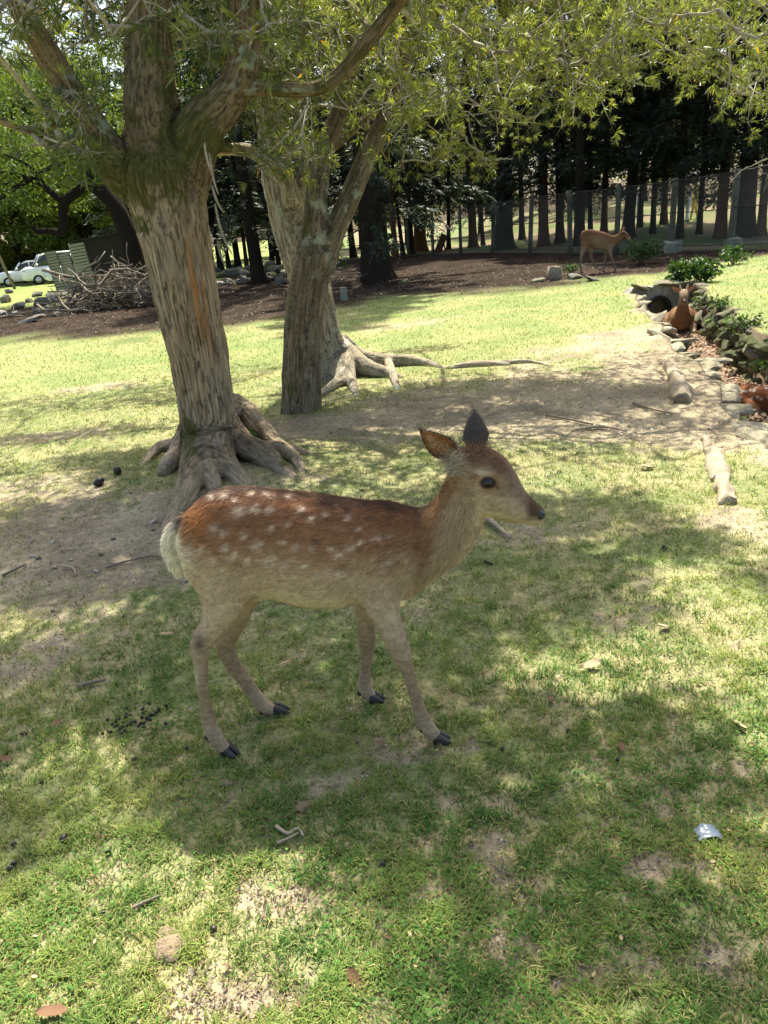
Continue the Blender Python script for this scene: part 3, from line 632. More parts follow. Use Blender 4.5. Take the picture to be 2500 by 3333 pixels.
# ground spots that added crown leaves above the view are placed to shade (S coords), positive shade, negative sun flecks
SHADE = [(250, 1420, 420, 110, 1.3), (650, 1480, 320, 130, 1.5), (620, 1640, 330, 62, 1.2), (900, 1380, 260, 150, 1.2), (980, 1560, 190, 120, 1.1), (760, 1560, 300, 120, 1.3), (820, 1250, 420, 90, 1.2), (480, 1330, 200, 90, 1.1),
         (1180, 1115, 330, 48, 1.2), (1460, 1160, 140, 30, 1.1), (1620, 1235, 110, 26, 1.1), (1150, 1240, 240, 70, 1.0), (1270, 1330, 210, 50, .8), (1310, 1560, 150, 60, 1.1), (1060, 1640, 160, 60, 1.1), (1420, 1650, 170, 40, 1.0), (1570, 1730, 140, 50, 1.0),
         (1130, 1880, 210, 110, 1.1), (1450, 1840, 210, 110, 1.0), (1350, 2040, 250, 90, 1.0), (1010, 2140, 190, 60, 1.0), (880, 1820, 110, 80, .9), (1610, 2130, 90, 110, 1.0), (1250, 1740, 170, 40, .9), (760, 1770, 90, 30, .7),
         (40, 1770, 130, 75, 1.1), (-40, 1650, 120, 100, 1.0), (240, 1150, 380, 100, 1.2), (330, 1230, 260, 60, 1.0), (120, 860, 270, 42, 1.2), (330, 800, 130, 22, 1.0), (170, 940, 250, 16, .9), (150, 995, 130, 14, .7), (430, 830, 100, 40, .9),
         (350, 1000, 150, 50, 1.1), (560, 790, 80, 24, 1.1), (640, 880, 90, 40, .8), (870, 756, 190, 12, 1.1), (1080, 840, 280, 26, .95), (1350, 850, 220, 24, .9), (1180, 885, 300, 18, .85), (880, 870, 160, 26, .9), (720, 910, 120, 20, .9), (1430, 905, 160, 14, .8), (1000, 905, 200, 14, .7), (600, 960, 150, 22, .6), (820, 960, 150, 18, .7), (820, 1040, 200, 30, .6),
         (1250, 655, 160, 9, .0), (470, 1040, 120, 60, .8), (950, 1120, 150, 60, .9),
         (260, 1480, 50, 22, -1.2), (150, 1330, 200, 16, -.9), (330, 1285, 120, 14, -.7), (250, 950, 180, 8, -.5), (1030, 1460, 80, 50, -1.0), (1130, 1420, 90, 60, -.9), (1290, 1690, 130, 22, -.8), (1230, 1790, 70, 26, -.6), (1420, 1990, 60, 40, -.6), (950, 1950, 80, 60, -.6), (1400, 1400, 250, 50, -.5)]
SHW = []
for (cx, cy_, rx, ry, st) in SHADE:
    c = gs(cx, cy_); SHW.append((c[0], c[1], abs(gs(cx + rx, cy_)[0] - gs(cx - rx, cy_)[0]) / 2, abs(gs(cx, cy_ - ry)[1] - gs(cx, cy_ + ry)[1]) / 2, st))
SH_T = .63
def shade_amt(x, y):
    s = np.zeros(len(x))
    for (cx, cy_, ax, ay, st) in SHW: s += st * np.exp(-(((x - cx) / ax) ** 2 + ((y - cy_) / ay) ** 2) ** 1.5)
    return s + .45 * n2(x, y, 1.7, 3, 40.1) + .25 * n2(x, y, 5, 2, 41.1)
r = np.random.default_rng(77)
N = 34000
gxs = r.uniform(-4.6, 5.2, N); gys = r.uniform(.75, 9.6, N)
ok = (np.abs(gxs) < .62 * gys + 1.3) & (shade_amt(gxs, gys) > SH_T)
gxs, gys = gxs[ok], gys[ok]; zz = r.uniform(3.4, 5.0, len(gxs))
shade_nodes = np.stack([gxs, gys, np.zeros_like(gxs)], 1) + SUN[None] * (zz / SUN[2])[:, None]
# keep only the added shade leaves that lie above the picture
pp = proj(shade_nodes) / SS; shade_nodes = shade_nodes[(pp[:, 1] < np.where(pp[:, 0] < 640, -60, 20))]
# visible lower fringe of the crowns
yb = np.array([(-200, 110), (0, 120), (100, 150), (230, 150), (330, 170), (420, 150), (500, 190), (560, 290), (620, 330), (700, 300), (800, 320), (900, 340), (1000, 345), (1050, 310), (1150, 290), (1250, 285), (1340, 265), (1400, 170), (1500, 190), (1600, 280), (1800, 330)], float)
sx = r.uniform(-120, 1800, 2900); sy = r.uniform(-120, 350, 2900); lim = np.interp(sx, yb[:, 0], yb[:, 1]); lim = lim + 40 * n2(sx, sx * 0, .02, 2, 3.3)
dens = sstep(0, .55, (lim - sy) / np.maximum(lim, 60)); keep = (r.random(2900) < (.18 + .82 * dens) * np.where(sx < 540, .5, 1)) & (sy < lim)
# leave the main stems and the fork open to view
keep &= ~((np.abs(sx - 380) < 150) & (sy > 110) & (r.random(2900) < .8))
sx, sy = sx[keep], sy[keep]
frontn = (r.random(len(sx)) < .14) & (sy < 90)
dep = np.where(sx < 600, np.where(frontn, r.uniform(3.2, 4.2, len(sx)), YA + r.uniform(.35, 2.6, len(sx))), np.where(sx < 900, r.uniform(5.0, 9.0, len(sx)), r.uniform(6.0, 9.5, len(sx))))
vis_nodes = np.array([ats(a, b, d) for a, b, d in zip(sx, sy, dep)])
# sparse hanging twigs at the lower left and dangling on the right
ex = [(60 + 180 * r.random(), 190 + 140 * r.random(), 4.2 + r.random()) for _ in range(34)] + [(560 + 130 * r.random(), 300 + 60 * r.random(), 4.6 + 2 * r.random()) for _ in range(26)] + [(440 + 110 * r.random(), 60 + 200 * r.random(), 5.2 + r.random()) for _ in range(26)] + [(860 + 200 * r.random(), 300 + 60 * r.random(), 6.8 + r.random()) for _ in range(20)]
vis_nodes = np.concatenate([vis_nodes, [ats(*e) for e in ex]])
allnodes = np.concatenate([vis_nodes, shade_nodes])
woodA = SA[SA[:, 2] > 2.2][:, :3]; woodB = SB[SB[:, 2] > 2.2][:, :3]; woodC = SC_[SC_[:, 2] > 2.2][:, :3]
def near(nodes, w): return np.array([np.linalg.norm(w - p, axis=1).min() for p in nodes])
own = np.stack([near(allnodes, woodA), near(allnodes, woodB), near(allnodes, woodC)], 1).argmin(1)
def hue_vis(P):  # leaves coloured brighter towards the right, sunlight put into their colour
    s = proj(P) / SS
    return .30 + .45 * sstep(520, 900, s[:, 0]) + .18 * n2(P[:, 0], P[:, 1], 1.1, 2, 15.5)
tot = 0
for k, (t, w, org) in enumerate(((tA, woodA, gs(460, 1000)), (tB, woodB, gs(652, 893)), (tC, woodC, gs(735, 822)))):
    nd_ = allnodes[own == k]
    if len(nd_): tot += grow_crown(nd_, w[::2], np.random.default_rng(100 + k), 5, hue_fn=hue_vis, parent=t, org=org, leafless=.06)
print('rosettes', tot, 'nodes', len(allnodes), 'shade', len(shade_nodes))

# ------------------------------------------------------------------ deer
def ring_loft(rings, mp, Y, per=5, n=20, Yoff=None):
    """rings: (top xy, bottom xy, half width) in crop coords"""
    A = []
    for q, (t, b, w) in enumerate(rings):
        yy = Y + (Yoff[q] if Yoff else 0); T = at(*mp(*t), yy); B = at(*mp(*b), yy); A.append(np.concatenate([T, B, [w]]))
    A = np.array(A); P, Rr = smooth_chain(A[:, :3], A[:, 3:], per); out = []; cen = []
    a = np.linspace(0, 2 * np.pi, n, endpoint=False)
    for p, q in zip(P, Rr):
        B = q[:3]; c = (p + B) / 2; hv = (p - B) / 2; ca, sa = np.cos(a), np.sin(a)
        out.append(c[None] + ca[:, None] * hv[None] + (np.sign(sa) * np.abs(sa) ** .85 * q[3] * (1 - .12 * ca))[:, None] * np.array([[0, 1.0, 0]])); cen.append(c)
    return np.array(out), np.array(cen)
def leg_tube(pts, mp, Y0, Y1, lat=.82, per=6):
    """pts crop coords + radius in crop px; distance runs Y0 -> Y1"""
    P = []; Rr = []; k = len(pts)
    sc = abs(mp(1000, 0)[0] - mp(0, 0)[0]) / 1000
    for q, p in enumerate(pts):
        t = (p[3] if len(p) > 3 else min(1, q / (k - 2))); yy = Y0 + (Y1 - Y0) * t
        w = at(*mp(p[0], p[1]), yy); P.append(w); Rr.append(p[2] * sc / pxm(w))
    return smooth_chain(P, Rr, per)
def ear_mesh(base, tip, wide, cup_dir, wmax, depth, inner, outer, tuft=(.5, .45, .36), thick=.0035):
    """leaf-shaped cup; cup_dir is the way the opening faces"""
    base, tip, cup_dir = map(lambda v: np.asarray(v, float), (base, tip, cup_dir)); ax = tip - base; L_ = np.linalg.norm(ax); ax /= L_
    n_ = cup_dir - ax * (cup_dir @ ax); n_ /= np.linalg.norm(n_); sd_ = np.cross(ax, n_)
    nu, nv = 18, 13; u = np.linspace(0, 1, nu); v = np.linspace(-1, 1, nv)
    w = wmax * np.where(u < .36, .5 + .5 * np.sin(np.clip(u / .36, 0, 1) * np.pi / 2), 1 - np.clip((u - .36) / .64, 0, 1) ** 1.75); w[-1] = .0012
    dp = depth * (1 - .75 * u)
    th = v * 1.25
    Pin = base + ax * (u * L_)[:, None, None] * 1.0 + sd_ * (np.sin(th)[None, :] / np.sin(1.25) * w[:, None])[..., None] - n_ * ((np.cos(th)[None, :] - math.cos(1.25)) * dp[:, None] * 1.4)[..., None]
    Pout = Pin - n_ * (thick + .004 * (1 - np.abs(v))[None, :, None])
    V = np.concatenate([Pin.reshape(-1, 3), Pout.reshape(-1, 3)]); i = np.arange(nu - 1)[:, None] * nv; j = np.arange(nv - 1)[None]
    Q = np.stack([i + j, i + j + 1, i + nv + j + 1, i + nv + j], -1).reshape(-1, 4); o = nu * nv
    rim = [[a, a + nv, a + nv + o, a + o] for a in range(0, (nu - 1) * nv, nv)] + [[a + nv - 1, a + nv - 1 + o, a + 2 * nv - 1 + o, a + 2 * nv - 1] for a in range(0, (nu - 1) * nv, nv)]
    Fc = quads2tris(np.concatenate([Q[:, ::-1], Q + o, np.array(rim)]))
    Ci = np.broadcast_to(inner, (nu, nv, 3)).copy(); edge = np.abs(v)[None, :, None] ** 4 + (u[:, None, None] > .93)
    Ci = Ci * (1 - np.clip(edge, 0, 1)) + np.array(outer) * np.clip(edge, 0, 1); Co = np.broadcast_to(outer, (nu, nv, 3))
    return V, Fc, np.concatenate([Ci.reshape(-1, 3), Co.reshape(-1, 3)])
def hoof_mesh(base, fwd, L_=.05, h=.034, w=.017):
    """two toes; base = point at the back of the sole on the ground"""
    fwd = np.array([fwd[0], fwd[1], 0], float); fwd /= np.linalg.norm(fwd); sd_ = np.array([-fwd[1], fwd[0], 0]); up = np.array([0, 0, 1.0]); mb = MB()
    for s in (-1, 1):
        rings = []
        for t, hh, ww in ((-.05, .7, .75), (0.05, 1, 1), (.45, .82, 1), (.8, .45, .75), (1.0, .16, .3)):
            a = np.linspace(0, 2 * np.pi, 10, endpoint=False); c = base + fwd * L_ * t + sd_ * s * (w * .58 - .004 * t * 0) + up * h * hh * .5
            rings.append(c + (np.cos(a) * h * hh * .5)[:, None] * up + (np.sign(np.sin(a)) * np.abs(np.sin(a)) ** .7 * w * .52 * ww)[:, None] * sd_)
        mb.add(*loft(rings))
    return mb
def fur(V, Fc, N, col_fn, len_fn, flow_fn, count, r, width=.0011, lift=.35):
    tri = V[Fc]; ar = np.linalg.norm(np.cross(tri[:, 1] - tri[:, 0], tri[:, 2] - tri[:, 0]), axis=1); cs = np.cumsum(ar); cs /= cs[-1]
    f = np.searchsorted(cs, r.random(count)); a, b = r.random(count), r.random(count); fl = a + b > 1; a[fl] = 1 - a[fl]; b[fl] = 1 - b[fl]
    w = np.stack([1 - a - b, a, b], 1); P = (tri[f] * w[..., None]).sum(1); Nn = (N[Fc[f]] * w[..., None]).sum(1); Nn /= np.linalg.norm(Nn, axis=1)[:, None] + 1e-9
    D = flow_fn(P) + r.normal(0, .16, (count, 3)); D = D - Nn * (D * Nn).sum(1)[:, None]; D /= np.linalg.norm(D, axis=1)[:, None] + 1e-9
    L_ = len_fn(P) * r.uniform(.6, 1.25, count); lf = lift * r.uniform(.4, 1.5, count)
    S_ = np.cross(D, Nn); wd = width * (.6 + .5 * L_ / .015)
    mid = P + (D * np.cos(lf)[:, None] + Nn * np.sin(lf)[:, None]) * (L_ * .55)[:, None]
    tip = mid + (D * np.cos(lf * .45)[:, None] + Nn * np.sin(lf * .45)[:, None]) * (L_ * .45)[:, None]; tip[:, 2] -= L_ * .08
    s = S_ * wd[:, None] / 2; P = P - Nn * .001
    Vv = np.stack([P - s, P + s, mid + s * .75, mid - s * .75, tip], 1).reshape(-1, 3); k = np.arange(count)[:, None] * 5
    Fv = np.concatenate([k + [0, 1, 2], k + [0, 2, 3], k + [3, 2, 4]])
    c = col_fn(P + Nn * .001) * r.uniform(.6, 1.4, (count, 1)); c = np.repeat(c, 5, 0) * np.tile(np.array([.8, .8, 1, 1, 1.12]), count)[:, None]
    return Vv, Fv, np.clip(c, 0, 1)

# ---- the standing fawn (crop coords: photo 500,1300 at 1.229)
def mp1(x, y): return 500 + x / 1.2289, 1300 + y / 1.2289
YHN, YHF, YFF, YFN = gp(*mp1(305, 1425))[1], gp(*mp1(515, 1262))[1], gp(*mp1(890, 1212))[1], gp(*mp1(1150, 1375))[1]
YM = (YHN + YHF + YFF + YFN) / 4
fawn_org = np.array([at(*mp1(600, 800), YM)[0], YM, 0])
TORSO = [((100, 530), (108, 600), .02), ((122, 475), (150, 690), .058), ((163, 418), (205, 770), .085), ((230, 370), (285, 805), .098), ((320, 352), (365, 805), .105), ((450, 358), (470, 786), .099), ((600, 373), (590, 812), .118), ((750, 396), (720, 816), .120),
         ((860, 410), (850, 795), .110), ((930, 410), (950, 790), .096), ((1000, 424), (1035, 768), .084), ((1052, 438), (1095, 728), .070), ((1095, 428), (1175, 676), .060), ((1132, 392), (1252, 608), .052), ((1160, 348), (1296, 545), .048), ((1182, 300), (1322, 482), .050), ((1210, 250), (1345, 450), .050)]
HEAD = [((1198, 252), (1225, 330), .024), ((1225, 203), (1282, 432), .046), ((1285, 180), (1340, 466), .056), ((1345, 193), (1395, 480), .057), ((1403, 228), (1440, 488), .046), ((1447, 288), (1476, 493), .034), ((1480, 352), (1500, 499), .028), ((1512, 392), (1520, 500), .026), ((1540, 418), (1540, 497), .025), ((1562, 436), (1560, 484), .018)]
mbD = MB(); flowP = []; flowD = []
def add_flow(c, d):
    flowP.append(c); flowD.append(np.broadcast_to(d, c.shape) if np.ndim(d) == 1 else d)
rg, cen = ring_loft(TORSO, mp1, YM, 5, 22); mbD.add(*loft(rg)); tg = -np.gradient(cen, axis=0); tg /= np.linalg.norm(tg, axis=1)[:, None]; tg[:, 2] -= .25; add_flow(cen, tg)
rg, cen = ring_loft(HEAD, mp1, YM - .01, 5, 20); mbD.add(*loft(rg)); tg = -np.gradient(cen, axis=0); tg /= np.linalg.norm(tg, axis=1)[:, None]; add_flow(cen, tg)
LEGS = [([(300, 620, 128, 0), (290, 720, 112, .15), (282, 800, 92, .3), (262, 868, 70, .5), (222, 930, 50, .7), (190, 982, 45, .85), (188, 1055, 31, 1), (196, 1150, 26, 1), (210, 1235, 26, 1), (228, 1315, 33, 1), (255, 1362, 31, 1), (285, 1398, 27, 1)], YM - .052, YHN),
        ([(370, 700, 90, 0), (345, 800, 72, .3), (322, 880, 52, .5), (298, 945, 42, .7), (285, 990, 40, .85), (318, 1060, 34, 1), (365, 1125, 30, 1), (408, 1185, 29, 1), (432, 1220, 33, 1), (462, 1238, 28, 1), (490, 1245, 24, 1)], YM + .03, YHF),
        ([(905, 640, 115, 0), (905, 740, 98, .15), (912, 820, 74, .4), (938, 890, 56, .6), (965, 955, 48, .8), (994, 1025, 41, .95), (1018, 1092, 27, 1), (1042, 1170, 25, 1), (1062, 1235, 27, 1), (1082, 1290, 34, 1), (1105, 1325, 31, 1), (1128, 1348, 27, 1)], YM - .055, YFN),
        ([(860, 740, 60, 0), (848, 830, 46, .3), (850, 910, 40, .6), (854, 980, 34, .9), (850, 1050, 25, 1), (844, 1110, 25, 1), (846, 1155, 30, 1), (860, 1180, 28, 1), (875, 1192, 24, 1)], YM + .035, YFF)]
legends = []
for (pts, y0, y1) in LEGS:
    P, Rr = leg_tube(pts, mp1, y0, y1, .8); mbD.add(*tube(P, Rr, 16, lat=np.linspace(.62, .82, len(P)))); tg = np.gradient(P, axis=0); tg /= np.linalg.norm(tg, axis=1)[:, None]; add_flow(P[len(P) // 4:], tg[len(P) // 4:]); legends.append((P[-1], P[-1] - P[-6]))
P, Rr = leg_tube([(135, 470, 24), (92, 515, 30), (72, 570, 33), (80, 630, 30), (105, 690, 18)], mp1, YM, YM, .8); mbD.add(*tube(P, Rr, 12, lat=.7)); tg = np.gradient(P, axis=0); tg /= np.linalg.norm(tg, axis=1)[:, None]; add_flow(P, tg + np.array([-.5, 0, 0]))
# brow ridge and cheek fullness
for (x_, y_, r_, w_) in ((1330, 300, 34, .052), (1330, 400, 55, .046)):
    for s in (-1, 1):
        c = at(*mp1(x_, y_), YM - .01) + np.array([0, s * (w_ - .022), 0]); Vi, Fi = ICO[2]; mbD.add(Vi * (r_ / 1.2289 / pxm(c)) * np.array([1.2, .6, .9]) + c, Fi)
V, Fc, _ = mbD.get(); V, Fc, N = remesh(V, Fc, .0055, 7)
flowP = np.concatenate(flowP); flowD = np.concatenate(flowD); kdf = KDTree(len(flowP))
for q, p in enumerate(flowP): kdf.insert(Vector(p), q)
kdf.balance()
def flow_fawn(P):
    out = np.zeros_like(P)
    for q, p in enumerate(P):
        for (_, i_, d_) in kdf.find_n(Vector(p), 10): out[q] += flowD[i_] / (d_ + .02) ** 2
    return out / (np.linalg.norm(out, axis=1)[:, None] + 1e-9)
TOP = np.array([t for t, b, w in TORSO]); BOT = np.array([b for t, b, w in TORSO])
def c1(P):
    Q = P.copy(); Q[:, 1] = YM - np.abs(Q[:, 1] - YM); p = proj(Q); return (p[:, 0] - 500) * 1.2289, (p[:, 1] - 1300) * 1.2289
SPOTS = [(288, 385, 14), (235, 390, 11), (345, 445, 22), (408, 438, 17), (470, 443, 14), (455, 380, 9), (395, 380, 9), (482, 392, 9), (595, 443, 14), (250, 515, 18), (288, 535, 15), (365, 550, 14), (415, 585, 19), (290, 595, 14), (330, 620, 15), (375, 645, 13), (245, 650, 14), (275, 682, 9), (198, 600, 13), (310, 640, 12), (475, 645, 24), (525, 665, 16), (420, 645, 9), (578, 590, 15), (635, 595, 13), (545, 390, 9), (640, 475, 12), (520, 570, 11), (720, 600, 15), (740, 625, 13), (700, 682, 15), (748, 695, 15), (790, 595, 17), (832, 575, 11), (880, 560, 10), (912, 550, 12), (960, 545, 9), (935, 662, 10), (957, 645, 10), (690, 460, 11), (780, 472, 10), (480, 510, 12), (545, 500, 9), (612, 662, 11), (662, 700, 10), (880, 640, 10), (330, 400, 7), (820, 520, 9), (560, 640, 9), (800, 650, 9)]
DARKS = [(600, 462, 12), (712, 415, 16), (780, 455, 14), (870, 475, 18), (655, 570, 16), (390, 510, 10), (830, 430, 12), (185, 975, 16), (540, 470, 10), (1350, 300, 7)]
def col_fawn(P):
    X, Yc_ = c1(P); n1 = fbm(P * np.array([18, 30, 30]), 3); nf = fbm(P * np.array([45, 90, 90]), 2); w1 = fbm(P * 70 + 5, 2) * 9; w2 = fbm(P * 70 + 15, 2) * 9
    top = np.interp(X, TOP[:, 0], TOP[:, 1]); bot = np.interp(X, BOT[:, 0], BOT[:, 1]); t = (Yc_ - top) / np.maximum(bot - top, 40) + n1 * .06
    c = mixc((.055, .033, .024), (.19, .095, .05), sstep(-.02, .16, t)); c = mixc(c, (.26, .142, .074), sstep(.15, .42, t)); c = mixc(c, (.34, .22, .125), sstep(.42, .66, t)); c = mixc(c, (.47, .375, .255), sstep(.6, .82, t)); c = mixc(c, (.56, .48, .34), sstep(.86, 1.0, t) * (X > 380) * (X < 830))
    c = mixc(c, (.33, .145, .05), np.exp(-(((X - 175) / 60) ** 2 + ((Yc_ - 490) / 70) ** 2)) * .8)  # sunlit orange spot on the rump, put into the coat colour
    for (x_, y_, r_) in SPOTS:
        d = ((X + w1 - x_) / (r_ * 1.2)) ** 2 + ((Yc_ + w2 - y_ + .15 * (X - x_)) / (r_ * 1.0)) ** 2; c = mixc(c, (.56, .47, .37), np.exp(-d ** 1.1) * np.clip(.85 + nf * .4, .3, 1) * .9)
    for (x_, y_, r_) in DARKS: c = mixc(c, (.06, .045, .04), np.exp(-(((X - x_) / r_) ** 2 + ((Yc_ - y_) / (r_ * .8)) ** 2)) * .7)
    sh = np.exp(-(((X - 985) / 80) ** 2 + ((Yc_ - 680) / 90) ** 2)); c = mixc(c, (.40, .315, .205), sh * .75 * np.clip(.8 + n1, 0, 1))
    # neck: brown along the crest, cream down the throat
    nk = sstep(1030, 1090, X) * sstep(470, 420, np.abs(Yc_ - 300)) ; ax_ = np.interp(Yc_, [300, 350, 420, 440, 600, 700], [1180, 1160, 1105, 1060, 1040, 1030]); fx = np.interp(Yc_, [300, 480, 545, 610, 680, 730], [1340, 1325, 1298, 1255, 1178, 1090])
    tn = (X - ax_) / np.maximum(fx - ax_, 30) + n1 * .08; cn = mixc((.09, .055, .035), (.25, .145, .07), sstep(.0, .16, tn)); cn = mixc(cn, (.36, .275, .175), sstep(.22, .5, tn)); cn = mixc(cn, (.47, .385, .265), sstep(.7, .98, tn))
    c = mixc(c, cn, nk * (Yc_ > 240))
    # head
    hd = sstep(-20, 10, (X - 1190) - .0 * Yc_) * sstep(12, -12, Yc_ - (475 + .03 * (X - 1320))) * sstep(1215, 1305, X + .6 * (330 - Yc_))
    ht = np.interp(X, [1200, 1225, 1285, 1345, 1403, 1447, 1480, 1512, 1540], [252, 203, 180, 193, 228, 288, 352, 392, 420]); hb = np.interp(X, [1225, 1282, 1340, 1395, 1440, 1500, 1554], [330, 432, 466, 480, 488, 500, 495])
    th_ = (Yc_ - ht) / np.maximum(hb - ht, 20) + n1 * .05
    ch = mixc((.135, .078, .048), (.24, .175, .115), sstep(.22, .42, th_)); ch = mixc(ch, (.39, .315, .215), sstep(.5, .75, th_)); ch = mixc(ch, (.55, .48, .32), sstep(.85, 1.0, th_))
    br = sstep(1385, 1440, X); ch = mixc(ch, mixc((.20, .145, .105), (.37, .30, .22), sstep(.3, .8, th_)), br * .9)
    ch = mixc(ch, (.085, .055, .036), sstep(1478, 1515, X) * sstep(1.0, .6, th_)); ch = mixc(ch, (.62, .56, .42), np.exp(-(((X - 1505) / 38) ** 2 + ((Yc_ - 500) / 13) ** 2)))
    ml = np.abs(Yc_ - (488 - .06 * (X - 1465))); ch = mixc(ch, (.02, .012, .01), sstep(12, 5, ml) * sstep(1445, 1470, X) * (X < 1556))
    ed = np.hypot((X - 1338) / 1.35, Yc_ - 335); ch = mixc(ch, (.30, .185, .095), sstep(58, 34, ed) * .6); ch = mixc(ch, (.47, .40, .31), np.exp(-(((X - 1318) / 34) ** 2 + ((Yc_ - 292) / 13) ** 2)) * .8); ch = mixc(ch, (.03, .02, .015), sstep(30, 21, ed))
    ch = mixc(ch, (.06, .035, .022), np.exp(-(((X - 1376) / 9) ** 2 + ((Yc_ - 350 - .5 * (X - 1376)) / 12) ** 2)) * .9)
    ch = mixc(ch, (.42, .34, .235), np.exp(-(((X - 1235) / 42) ** 2 + ((Yc_ - 285) / 55) ** 2)) * .8)
    c = mixc(c, ch, hd)
    # legs
    lg = sstep(735, 830, Yc_ + n1 * 25) * ((X < 420) | (X > 770) | (Yc_ > 880)); cl = mixc((.44, .35, .245), (.29, .215, .145), sstep(850, 1120, Yc_)); cl = mixc(cl, (.38, .30, .215), sstep(1250, 1330, Yc_) * .7)
    cl = cl * (1 + .1 * nf)[:, None]; cl = mixc(cl, (.09, .065, .055), np.exp(-(((X - 183) / 22) ** 2 + ((Yc_ - 978) / 30) ** 2)) * .85); cl = mixc(cl, (.52, .47, .36), np.exp(-(((X - 170) / 14) ** 2 + ((Yc_ - 1110) / 45) ** 2)) * .6)
    c = mixc(c, cl, lg)
    # rump patch
    rp = sstep(138, 100, X + n1 * 22) * sstep(455, 500, Yc_) + .9 * np.exp(-(((X - 115) / 38) ** 2 + ((Yc_ - 640) / 70) ** 2)); c = mixc(c, (.66, .61, .49), np.clip(rp, 0, 1)); c = mixc(c, (.085, .07, .062), np.exp(-(((X - 115) / 26) ** 2 + ((Yc_ - 478) / 40) ** 2)) * .85)
    return np.clip(c * np.array([1.36, 1.30, 1.27]) * (1 + .22 * nf)[:, None], .004, 1)
def len_fawn(P):
    X, Yc_ = c1(P); L_ = np.full(len(P), .014)
    L_ = np.where((X > 900) & (Yc_ > 400) & (Yc_ < 800), .021, L_); L_ = np.where((X > 1000) & (X < 1330) & (Yc_ > 300) & (Yc_ < 720), .019, L_); L_ = np.where(X < 150, .027, L_)
    L_ = np.where((Yc_ > 800), .0075, L_); L_ = np.where(Yc_ > 1000, .0045, L_); L_ = np.where((X > 1290) & (Yc_ < 500), .007, L_); L_ = np.where((X > 1440) & (Yc_ < 520), .0035, L_)
    L_ = np.where((X > 1195) & (X < 1300) & (Yc_ < 330), .016, L_); L_ = np.where((X > 1240) & (X < 1330) & (Yc_ < 215), .013, L_)
    return np.where((np.hypot((X - 1338) / 1.3, Yc_ - 335) < 30) | ((X > 1518) & (Yc_ > 428) & (Yc_ < 484)), .0005, L_)
fawn = empty('spotted_fawn', fawn_org); tag(fawn, 'brown fawn with white spots standing in profile on the lawn, one ear turned back', 'deer')
fb = obj('body', mesh_data('fawn_body', V - fawn_org, Fc, col_fawn(V) * .8), M['hide'], fawn)
rF = np.random.default_rng(5)
Vf, Ff, Cf = fur(V, Fc, N, col_fawn, len_fawn, flow_fawn, 135000, rF)
keepf = None
fo = obj('fur', mesh_data('fawn_fur', Vf - fawn_org, Ff, Cf), M['fur'], fawn); fo['kind'] = 'stuff'
bvh = BVHTree.FromPolygons([Vector(v) for v in V], [list(map(int, f)) for f in Fc])
def hit(x, y):
    d = ray(*mp1(x, y)); d = d / np.linalg.norm(d); h = bvh.ray_cast(Vector(CAM), Vector(d)); return np.array(h[0]) if h[0] is not None else None
e0 = hit(1338, 336)
for s in (0, 1):
    c = e0.copy(); 
    if s: c[1] = 2 * (YM - .01) - c[1]
    sg = 1 if s == 0 else -1
    Vi, Fi = ICO[3]; ce = c + np.array([0, sg * .0125, 0])
    Ve = Vi * np.array([.0195, .0165, .0150]) + ce - fawn_org
    eye = obj('eye', mesh_data('fawn_eye', Ve, Fi), M['black'], fawn)
# nose pad with two nostrils
cn_ = at(*mp1(1541, 455), YM - .01); rn = 30 / 1.2289 / pxm(cn_)
Vi, Fi = ICO[3]; Vn = Vi * np.array([rn * .92, .0285, rn * .95]); Vn[:, 0] += -.25 * Vn[:, 2] * (Vn[:, 2] > 0)
nose = obj('nose', mesh_data('fawn_nose', Vn + cn_ - fawn_org, Fi), M['nose'], fawn)
for s in (-1, 1):
    Vi, Fi = ICO[2]; obj('nostril', mesh_data('fawn_nostril', Vi * np.array([.0085, .004, .0045]) @ rot_axis((0, 1, 0), .6) + cn_ + np.array([.006, s * .0235, .003]) - fawn_org, Fi), M['black'], nose)
# ears
b_ = at(*mp1(1205, 232), YM - .045); t_ = at(*mp1(1066, 126), YM - .085)
Ve, Fe, Ce = ear_mesh(b_, t_, 0, (-.25, -.95, -.15), .037, .026, (.40, .19, .085), (.075, .058, .048))  # inside orange stands for light shining through, put into the colour
ear1 = obj('ear', mesh_data('fawn_ear', Ve - fawn_org, Fe, Ce), M['ear_skin'], fawn); ear1['label'] = 'turned-back ear showing its inside, painted orange as if lit through'
Vt_, Ft_, Ct_ = [], [], []
b2 = at(*mp1(1292, 200), YM + .045); t2 = at(*mp1(1284, 46), YM + .085)
Ve2, Fe2, Ce2 = ear_mesh(b2, t2, 0, (.25, .95, .1), .036, .026, (.40, .21, .10), (.085, .074, .066))
obj('ear', mesh_data('fawn_ear_b', Ve2 - fawn_org, Fe2, Ce2), M['ear_skin'], fawn)
# tufts: pale hairs at the ear root and along the rim
def hairs(P0, D, L_, col, r, w=.0009):
    n = len(P0); D = D / np.linalg.norm(D, axis=1)[:, None]; S_ = np.cross(D, r.normal(0, 1, (n, 3))); S_ /= np.linalg.norm(S_, axis=1)[:, None]; S_ *= w / 2
    mid = P0 + D * (L_ * .6)[:, None]; tip = P0 + D * L_[:, None]; tip[:, 2] -= L_ * .15
    Vv = np.stack([P0 - S_, P0 + S_, mid + S_ * .8, mid - S_ * .8, tip], 1).reshape(-1, 3); k = np.arange(n)[:, None] * 5
    return Vv, np.concatenate([k + [0, 1, 2], k + [0, 2, 3], k + [3, 2, 4]]), np.repeat(col, 5, 0)
n = 900; P0 = b_ + rF.normal(0, 1, (n, 3)) * np.array([.016, .010, .018]) + np.array([-.004, -.006, -.012]); D = np.array([-.75, -.45, -.05]) + rF.normal(0, .35, (n, 3))
